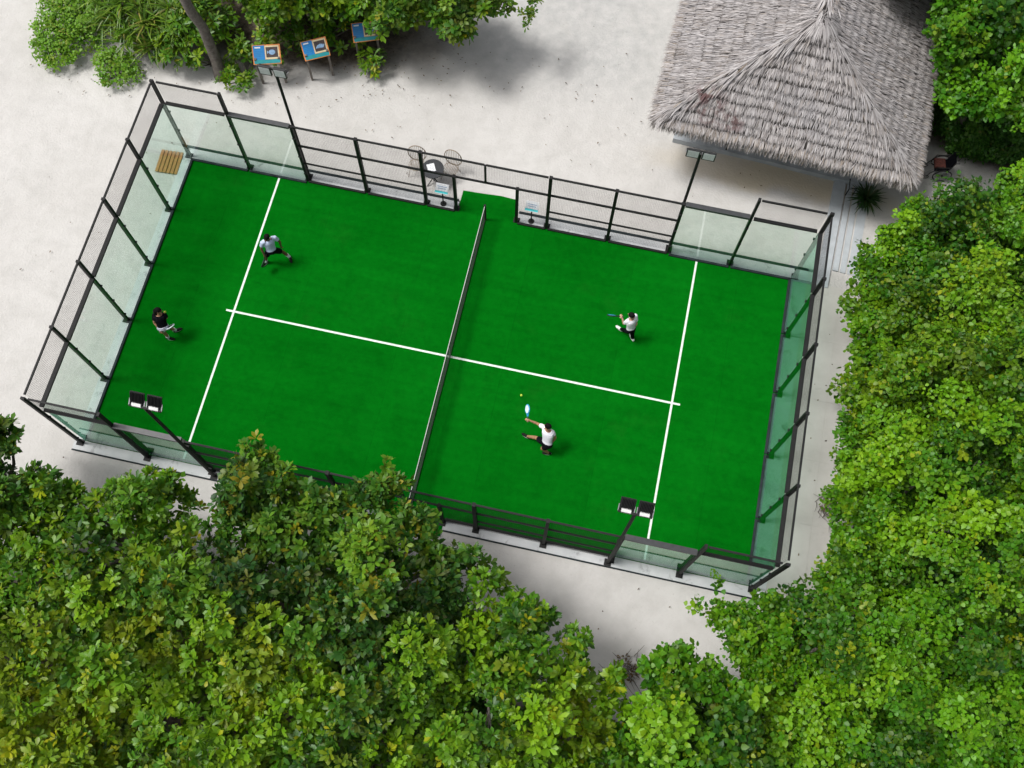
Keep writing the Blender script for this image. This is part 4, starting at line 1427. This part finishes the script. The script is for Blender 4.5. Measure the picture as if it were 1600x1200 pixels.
bush('leafy_shrub', 'leafy shrub between the bare trunk and the first information board', 'shrub', -9.2, 8.4,
     blobset([(-9.8, 7.75), (-9.62, 7.64), (-8.85, 7.83), (-8.9, 8.3), (-9.0, 9.4), (-9.8, 9.6), (-9.8, 8.6)], .4, (.3, .45), (.3, 1.1), 4.1, .5, .08),
     M['leaf_big'], 15, 'rosette', .2, .075, 9)
bush('leafy_shrub', 'wide leafy shrub close behind the two blue information boards', 'shrub', -7.0, 10.4,
     blobset([(-9.0, 9.4), (-8.2, 9.2), (-7.6, 9.55), (-6.9, 9.75), (-6.2, 10.0), (-5.75, 10.35), (-5.2, 10.7), (-4.6, 11.0), (-5.2, 12.4), (-9.0, 12.4)], .48, (.36, .55), (.35, 1.7), 5.1, .5, .05),
     M['leaf_big'], 16, 'rosette', .2, .085, 9)
bush('leafy_shrub', 'small leafy shrub right of the half hidden information board', 'shrub', -5.0, 9.55,
     [[-5.0, 9.5, .35, .32, .55, .12], [-5.25, 9.7, .5, .35, .5, .1], [-4.85, 9.8, .6, .35, .45, .05]],
     M['leaf_big'], 15, 'rosette', .2, .08, 9)


def spiky(label, x, y, h, L, n, mat, group, tone=.55, W=.06, name='screw_pine', heads=((0, 0, 0),), cat='plant', parts=True):
    r = thing(name, label, cat, (x, y, -.06), 0, group)
    Vs, ts, qs, ti, ag = [], [], [], [], []
    off = 0
    for (hx, hy, hz) in heads:
        ph = RNG.random(n) * 2 * PI
        el = np.radians(RNG.uniform(-5, 75, n))
        D = np.stack([np.cos(ph) * np.cos(el), np.sin(ph) * np.cos(el), np.sin(el)], -1)
        UP = np.stack([-np.cos(ph) * np.sin(el), -np.sin(ph) * np.sin(el), np.cos(el)], -1)
        P = np.tile(np.array([[hx, hy, h + hz]]), (n, 1)) + D * .04
        V, t, q = blades(P, D, UP, L * RNG.uniform(.6, 1.1, n), W * RNG.uniform(.8, 1.2, n), .35, 'strap')
        Vs.append(V)
        ts.append(t + off)
        qs.append(q + off)
        off += len(V)
        ti.append(np.repeat(np.clip(tone + RNG.normal(0, .2, n), 0, 1), 8))
        ag.append(np.repeat(np.clip(RNG.normal(.03, .15, n) + (RNG.random(n) < .06) * .8, 0, 1), 8))
    link('foliage', mesh_np('foliage', np.concatenate(Vs), np.concatenate(ts), np.concatenate(qs), mat, {'tint': np.concatenate(ti), 'age': np.concatenate(ag)}), r)
    mb = MB()
    for (hx, hy, hz) in heads:
        mb.tube([(0, 0, -.02), (hx * .5, hy * .5, (h + hz) * .5), (hx, hy, h + hz)], [.07, .05, .05], 7)
    mb.build('stem', M['bark'], r)
    return r


hd = ((0, 0, 0), (.45, .2, .3), (-.4, .35, .2), (.1, .7, .5), (-.3, -.25, -.3), (.5, -.3, -.25))
spiky('screw pine with spiky leaves next to the bright mounded shrub', -13.9, 9.2, 1.2, .85, 46, M['leaf_strap'], 'screw pines at the far left', heads=hd)
spiky('screw pine with spiky leaves midway between mounded shrub and bare trunk', -13.0, 8.7, 1.0, .8, 46, M['leaf_strap'], 'screw pines at the far left', heads=hd)
spiky('screw pine with spiky leaves nearest the left side of the bare trunk', -11.9, 8.8, 1.1, .8, 46, M['leaf_strap'], 'screw pines at the far left', heads=hd, tone=.5)
spiky('screw pine with spiky leaves at the top edge behind the other screw pines', -12.8, 10.2, 1.5, .9, 46, M['leaf_strap'], 'screw pines at the far left', heads=hd, tone=.5)
spiky('screw pine with spiky leaves at the top edge right of the mounded shrub', -14.6, 10.6, 1.4, .9, 46, M['leaf_strap'], 'screw pines at the far left', heads=hd, tone=.5)

# dark spiky plant in a pot by the steps
r = spiky('dark spiky potted plant on the sand at the top of the steps', 11.97, 8.22, .38, .60, 150, M['leaf_dark'], None, .4, .045, 'potted_plant')
MB().loft([((0, 0, 0), (1, 0, 0), (0, 1, 0), .15, .15), ((0, 0, .36), (1, 0, 0), (0, 1, 0), .22, .22)], 16).build('pot', M['pot'], r, True)


def brush_pile(label, x, y, n, R):
    r = thing('dry_brush', label, 'brush', (x, y, -.06))
    mb = MB()
    for _ in range(n):
        a = random.uniform(0, 2 * PI)
        d = random.uniform(0, R)
        b_ = random.uniform(0, 2 * PI)
        L = random.uniform(.2, .55)
        p0 = Vector((d * math.cos(a), d * math.sin(a), random.uniform(.03, .12)))
        mb.tube([p0, p0 + Vector((math.cos(b_) * L * .5, math.sin(b_) * L * .5, random.uniform(.03, .18))), p0 + Vector((math.cos(b_) * L, math.sin(b_) * L, random.uniform(.0, .3)))], [.012, .009, .004], 5)
    mb.build('twigs', M['bark'], r)
    V, t, q, at = clusters([[0, 0, .06, R * .8, .5, 0]], 20, 'rosette', .1, .05, 4)
    link('dry_leaves', mesh_np('dry_leaves', V, t, q, M['leaf_dry'], at), r)


brush_pile('pile of dry brown twigs on the sand below the near fence', 6.95, -8.05, 45, .5)
brush_pile('dry brown brush at the edge of the path beside the right trees', 11.95, -2.2, 40, .38)

# scattered fallen leaves and bits on the sand
spots = []
for (cx, cy, sx, sy, n) in ((-3.2, 10.2, 2.2, .6, 130), (-6.8, 9.3, 1.8, .5, 110), (-9, 7.7, 3.0, .4, 60), (2, 11, 3, 1.2, 60), (-12, 2, 2.0, 6, 55),
                            (-2, 8, 5, 1.6, 45), (5, -6.6, 3, .8, 22), (11.6, 0, .6, 4, 40), (9.5, 8.4, 2.5, .4, 20), (15.2, 9.9, 1.2, .4, 14), (-5, -6, 3, .4, 12), (-14.6, 7.2, 1.2, .4, 50)):
    for _ in range(int(n * .55)):
        x, y = random.gauss(cx, sx), random.gauss(cy, sy)
        if abs(x) < 10.6 and abs(y) < 5.5:
            continue
        if -0.98 < x < 1.05 and abs(y) < 6:
            continue
        spots.append((x, y))
spots = np.array(spots)
n = len(spots)
P = np.concatenate([spots, np.full((n, 1), .012)], 1)
ph = RNG.random(n) * 2 * PI
D = np.stack([np.cos(ph), np.sin(ph), np.full(n, .1)], -1)
V, t, q = blades(P, D, np.tile([0, 0, 1.0], (n, 1)) + RNG.normal(0, .3, (n, 3)), RNG.uniform(.03, .10, n), RNG.uniform(.02, .045, n), .1)
o = link('leaf_litter', mesh_np('leaf_litter', V, t, q, M['leaf_dry'], {'tint': np.repeat(np.clip(RNG.random(n) * .7, 0, 1), 8), 'age': np.zeros(n * 8)}))
tag(o, 'scattered dry leaves on the sand', kind='stuff')


# ------------------------------------------------------------------ people
def evaluated(mb, voxel, name, mat, smooth_it=3):
    me = mb.mesh(name, mat)
    tmp = bpy.data.objects.new('tmp', me)
    COL.objects.link(tmp)
    md = tmp.modifiers.new('r', 'REMESH')
    md.mode = 'VOXEL'
    md.voxel_size = voxel
    md.use_smooth_shade = True
    if smooth_it:
        ms = tmp.modifiers.new('s', 'SMOOTH')
        ms.iterations = smooth_it
        ms.factor = .5
    dg = bpy.context.evaluated_depsgraph_get()
    out = bpy.data.meshes.new_from_object(tmp.evaluated_get(dg))
    out.name = name
    bpy.data.objects.remove(tmp)
    out.materials.clear()
    out.materials.append(mat)
    return out


def person(label, J, face, skin, top_mat, bottom_mat, shoe_mat, sleeves=.6, legs='shorts', socks=None, hair='short', head_tilt=0.0):
    J = {k: Vector(v) for k, v in J.items()}
    base = Vector(((J['ftl'].x + J['ftr'].x) / 2, (J['ftl'].y + J['ftr'].y) / 2, 0))
    for k in J:
        J[k] = J[k] - base
    for k in ('ftl', 'ftr'):
        J[k].z = max(J[k].z, .07)
    r = thing('person', label, 'person', base)
    fw = Vector((face[0], face[1], 0)).normalized()
    sh = (J['shr'] - J['shl'])
    sh.z *= .5
    sh.normalize()
    spine = (J['neck'] - J['pelvis']).normalized()
    sf = sh.cross(spine).normalized()
    if sf.dot(fw) < 0:
        sf = -sf
    hip = (J['hir'] - J['hil'])
    hip.z *= .3
    hip.normalize()
    pv, nk = J['pelvis'], J['neck']

    def torso(mb, g, a=0.0, b_=1.0):
        prof = ((-0.06, .135, .105), (.10, .145, .105), (.3, .135, .095), (.52, .15, .105), (.76, .17, .11), (.9, .155, .095), (1.0, .075, .07))
        rings = []
        for (t, ra, rb) in prof:
            if t < a - .001 or t > b_ + .001:
                continue
            ax = hip.lerp(sh, max(0, min(1, t))).normalized()
            bx = spine.cross(ax).normalized()
            rings.append((pv.lerp(nk, t), ax, bx, ra + g, rb + g))
        mb.loft(rings, 16)

    def limb(mb, pts, rr, n=12):
        mb.tube(pts, rr, n)
        for q, w in zip(pts[1:-1], rr[1:-1]):
            mb.ball(q, w * .99, None, 10, 6)

    # ---- body: one continuous skin
    mb = MB()
    torso(mb, 0.0)
    hd = J['head']
    up = ((hd - nk).normalized() * .5 + Vector((0, 0, 1)) * .8).normalized()
    hf = (fw - up * fw.dot(up)).normalized()
    hsd = up.cross(hf)
    HRm = Matrix((hsd, hf, up)).transposed()
    mb.tube([nk - spine * .05, hd], [.06, .052], 10)
    mb.ball(hd + up * .02, (.076, .095, .112), HRm, 16, 12)
    mb.ball(hd + up * -.045 + hf * .03, (.058, .062, .065), HRm, 12, 8)
    mb.ball(hd + hf * .1, (.014, .022, .024), HRm, 8, 6)
    for s in (-1, 1):
        mb.ball(hd + hsd * (s * .078) + up * .0, (.012, .02, .032), HRm, 8, 6)
    for a in 'lr':
        s, e, h = J['sh' + a], J['el' + a], J['ha' + a]
        mb.ball(s, .062, None, 12, 8)
        limb(mb, [nk.lerp(s, .45), s, s.lerp(e, .35), e], [.06, .056, .052, .04])
        limb(mb, [e, e.lerp(h, .3), h], [.04, .04, .026])
        d = (h - e).normalized()
        sd = d.cross(Vector((0, 0, 1)))
        if sd.length < .2:
            sd = d.cross(fw)
        sd.normalize()
        nm = d.cross(sd)
        Rm = Matrix((sd, d, nm)).transposed()
        mb.ball(h + d * .045, (.042, .055, .02), Rm, 10, 8)
        for k, (o_, ln) in enumerate(((-.032, .062), (-.011, .075), (.011, .07), (.031, .055))):
            p0 = h + d * .08 + sd * o_
            p1 = p0 + d * ln * .5 + nm * .014
            p2 = p1 + d * ln * .3 + nm * .03
            mb.tube([p0 - d * .02, p0, p1, p2], [.011, .0105, .0095, .008], 7)
        t0 = h + d * .025 - sd * .036
        mb.tube([t0, t0 + d * .03 - sd * .022 + nm * .008, t0 + d * .058 - sd * .024 + nm * .026], [.013, .0115, .009], 7)
        hp, kn, ft = J['hi' + a], J['kn' + a], J['ft' + a]
        limb(mb, [hp + Vector((0, 0, .03)), hp, hp.lerp(kn, .4), kn], [.09, .088, .08, .056])
        limb(mb, [kn, kn.lerp(ft, .3), ft], [.056, .056, .036])
        mb.ball(ft, .042, None, 8, 6)
    body = link('body', evaluated(mb, .008, 'body', skin, 2), r)

    # ---- clothes follow the body and end at clean hems
    mb = MB()
    torso(mb, .018, -.06, .9)
    mb.loft([(pv.lerp(nk, .88), sh, spine.cross(sh), .17, .11), (pv.lerp(nk, .99), sh, spine.cross(sh), .085, .08)], 16)
    for a in 'lr':
        s, e = J['sh' + a], J['el' + a]
        mb.ball(s, .074, None, 12, 8)
        mb.tube([nk.lerp(s, .5), s, s.lerp(e, sleeves)], [.078, .074, .07], 12)
    link('shirt', evaluated(mb, .013, 'shirt', top_mat, 2), r)
    mb = MB()
    axb = spine.cross(hip).normalized()
    mb.loft([(pv - spine * .06, hip, axb, .165, .13), (pv + spine * .07, hip, axb, .168, .13)], 16)
    cut = {'shorts': .72, 'long': 1.0, 'skirt': .5}[legs]
    for a in 'lr':
        hp, kn, ft = J['hi' + a], J['kn' + a], J['ft' + a]
        mb.ball(hp, .108, None, 12, 8)
        pts = [hp + Vector((0, 0, .05)), hp, hp.lerp(kn, cut)]
        rr = [.11, .108, .096 if cut < 1 else .072]
        mb.tube(pts, rr, 12)
        if legs == 'long':
            mb.ball(kn, .072, None, 10, 8)
            mb.tube([kn, kn.lerp(ft, .92)], [.072, .055], 12)
    link({'shorts': 'shorts', 'long': 'trousers', 'skirt': 'skirt'}[legs], evaluated(mb, .013, 'shorts', bottom_mat, 2), r)
    for a in 'lr':
        kn, ft = J['kn' + a], J['ft' + a]
        sd_ = (J['ft' + a] - J['pelvis'])
        dr = (fw * .8 + Vector((sd_.x, sd_.y, 0)).normalized() * .5).normalized()
        lat = dr.cross(Vector((0, 0, 1)))
        mb = MB()
        c = ft + Vector((0, 0, -.02))
        rings = []
        for (t, w, h) in ((-.085, .032, .045), (-.05, .042, .06), (.02, .042, .058), (.1, .047, .042), (.16, .042, .03), (.195, .02, .018)):
            rings.append((c + dr * t + Vector((0, 0, h - .06 + .01)), lat, Vector((0, 0, 1)), w, h))
        mb.loft(rings, 12)
        shoe = mb.build('shoe', shoe_mat, r, True)
        mb = MB()
        mb.loft([(c + dr * .05 + Vector((0, 0, -.05)), dr, lat, .145, .047), (c + dr * .05 + Vector((0, 0, -.028)), dr, lat, .145, .048)], 14)
        mb.build('sole', M['sole'], shoe)
        if socks is not None:
            MB().tube([kn.lerp(ft, .62), kn.lerp(ft, .8), ft + Vector((0, 0, .0))], [.056, .05, .046], 12).build('sock', socks, r, True)
    mb = MB()
    mb.ball(hd + up * .035 - hf * .012, (.088, .106, .108), HRm, 16, 10, -.12)
    if hair == 'long':
        mb.tube([hd + up * .03 - hf * .07, hd - hf * .11 - up * .06, hd - hf * .12 - up * .22, hd - hf * .11 - up * .34], [.075, .07, .055, .03], 10)
    if hair == 'bun':
        mb.ball(hd + up * .06 - hf * .11, .05)
    link('hair', evaluated(mb, .01, 'hair', M['hair'], 1), r)
    for s in (-1, 1):
        MB().ball(hd + hf * .083 + hsd * (s * .032) + up * .012, .013, None, 8, 6).build('eye', M['eye'], r, True)
    return r


J1 = {'pelvis': (-6.12, 1.91, 0.86), 'neck': (-6.164, 2.032, 1.364), 'head': (-6.143, 1.99, 1.557), 'shl': (-6.308, 1.893, 1.333), 'shr': (-5.987, 2.145, 1.333), 'ell': (-6.367, 1.805, 1.082), 'hal': (-6.308, 1.737, 0.839), 'elr': (-5.891, 2.168, 1.081), 'har': (-5.89, 2.136, 0.823), 'hil': (-6.218, 1.881, 0.818), 'hir': (-6.066, 1.976, 0.79), 'knl': (-6.385, 1.891, 0.422), 'ftl': (-6.458, 1.838, 0.07), 'knr': (-5.937, 2.154, 0.421), 'ftr': (-5.771, 2.179, 0.07)}
J2 = {'pelvis': (-8.55, -1.28, 0.88), 'neck': (-8.598, -1.091, 1.341), 'head': (-8.567, -1.031, 1.529), 'shl': (-8.752, -1.106, 1.27), 'shr': (-8.481, -1.01, 1.239), 'ell': (-8.794, -1.244, 1.009), 'hal': (-8.62, -1.38, 0.85), 'elr': (-8.50, -1.0, 0.962), 'har': (-8.48, -0.97, 1.19), 'hil': (-8.633, -1.3, 0.827), 'hir': (-8.534, -1.24, 0.79), 'knl': (-8.622, -1.311, 0.438), 'ftl': (-8.62, -1.313, 0.07), 'knr': (-8.54, -1.117, 0.435), 'ftr': (-8.48, -1.02, 0.07)}
J3 = {'pelvis': (5.26, 1.77, 0.88), 'neck': (5.203, 1.857, 1.39), 'head': (5.167, 1.867, 1.586), 'shl': (5.095, 1.771, 1.324), 'shr': (5.298, 1.994, 1.338), 'ell': (5.02, 1.797, 1.048), 'hal': (4.93, 1.88, 1.232), 'elr': (5.382, 1.841, 1.099), 'har': (5.291, 1.763, 0.886), 'hil': (5.206, 1.715, 0.823), 'hir': (5.302, 1.824, 0.827), 'knl': (5.158, 1.86, 0.419), 'ftl': (4.99, 2.03, 0.10), 'knr': (5.347, 1.807, 0.429), 'ftr': (5.408, 1.811, 0.07)}
J4 = {'pelvis': (3.51, -2.33, 0.82), 'neck': (3.461, -2.083, 1.297), 'head': (3.438, -2.031, 1.495), 'shl': (3.304, -1.987, 1.235), 'shr': (3.598, -2.08, 1.209), 'ell': (3.112, -1.87, 1.056), 'hal': (2.886, -1.856, 1.153), 'elr': (3.711, -2.145, 0.944), 'har': (3.634, -2.267, 0.724), 'hil': (3.421, -2.303, 0.785), 'hir': (3.579, -2.345, 0.768), 'knl': (3.157, -2.131, 0.506), 'ftl': (2.873, -2.028, 0.13), 'knr': (3.388, -2.383, 0.408), 'ftr': (3.599, -2.386, 0.07)}

person('player in a pale blue shirt and black shorts lunging beside the left service line', J1, (-.1, -1), M['skin_dark'], M['bluecloth'], M['blackcloth'], M['shoeblack'], .55, 'shorts', M['whitecloth'])
person('player in a black shirt and white shorts holding a ball near the left glass', J2, (.85, .25), M['skin_tan'], M['blackcloth'], M['lilaccloth'], M['shoeblack'], .6, 'skirt', M['whitecloth'], 'long')
person('player in a white shirt and black trousers with white shoes in the far right court', J3, (-1, .35), M['skin_light'], M['whitecloth'], M['blackcloth'], M['shoewhite'], .6, 'long', None)
person('player in a white shirt and black shorts stretching out an arm to hit the ball', J4, (-1, .3), M['skin_tan'], M['whitecloth'], M['blackcloth'], M['shoeblack'], .45, 'shorts', None)


def racket(label, hand, d, nrm_, face_mat, rim_mat):
    d = Vector(d).normalized()
    nn = Vector(nrm_)
    nn = (nn - d * nn.dot(d)).normalized()
    s = d.cross(nn)
    r = thing('padel_racket', label, 'racket', hand, 0, 'rackets in the players\' hands')
    MB().tube([-d * .07, d * .10], .016, 10).build('handle', M['racketblack'], r, True)
    MB().bar(d * .09 - s * .012, d * .19 - s * .05, .02, .03, nn).bar(d * .09 + s * .012, d * .19 + s * .05, .02, .03, nn).build('throat', rim_mat, r)
    c = d * .305
    f = MB()
    f.loft([(c - nn * .017, s, d, .108, .118), (c + nn * .017, s, d, .108, .118)], 24)
    f.build('face', face_mat, r)
    MB().tube([c + s * (.118 * math.cos(t)) + d * (.128 * math.sin(t)) for t in np.linspace(0, 2 * PI, 26, endpoint=False)], .019, 8, close=True).build('rim', rim_mat, r, True)
    return r


def grip(J, a):
    h, e = Vector(J['ha' + a]), Vector(J['el' + a])
    return h + (h - e).normalized() * .07


racket('white faced cyan racket swung towards the flying ball', grip(J4, 'l'), (-.25, 1, .25), (-.9, -.1, .45), M['racketwhite'], M['racketblue'])
racket('cyan and black racket held by the player in white shirt and black trousers', grip(J3, 'l'), (-1, -.1, 0), (.0, .85, .53), M['racketblue'], M['racketblack'])
racket('white edged racket held low by the player in the black shirt', grip(J2, 'l'), (.6, .55, .1), (-.45, .5, .6), M['racketblack'], M['racketwhite'])
racket('dark racket hanging from the hand of the player in the pale blue shirt', grip(J1, 'l'), (-.25, -.45, -.9), (1, 0, -.1), M['racketblack'], M['racketblack'])

bl = MB().ball((0, 0, 0), .036, None, 14, 10).build('padel_ball', M['ball'], None, True)
bl.location = (2.49, -1.22, 1.35)
tag(bl, 'yellow green ball in flight in front of the raised racket', 'ball', 'padel balls')
b2 = bl.copy()
COL.objects.link(b2)
hh = Vector(J2['har']) + (Vector(J2['har']) - Vector(J2['elr'])).normalized() * .1
b2.location = hh + Vector((.02, .0, .035))
b2['label'] = 'yellow green ball held up by the player in the black shirt'
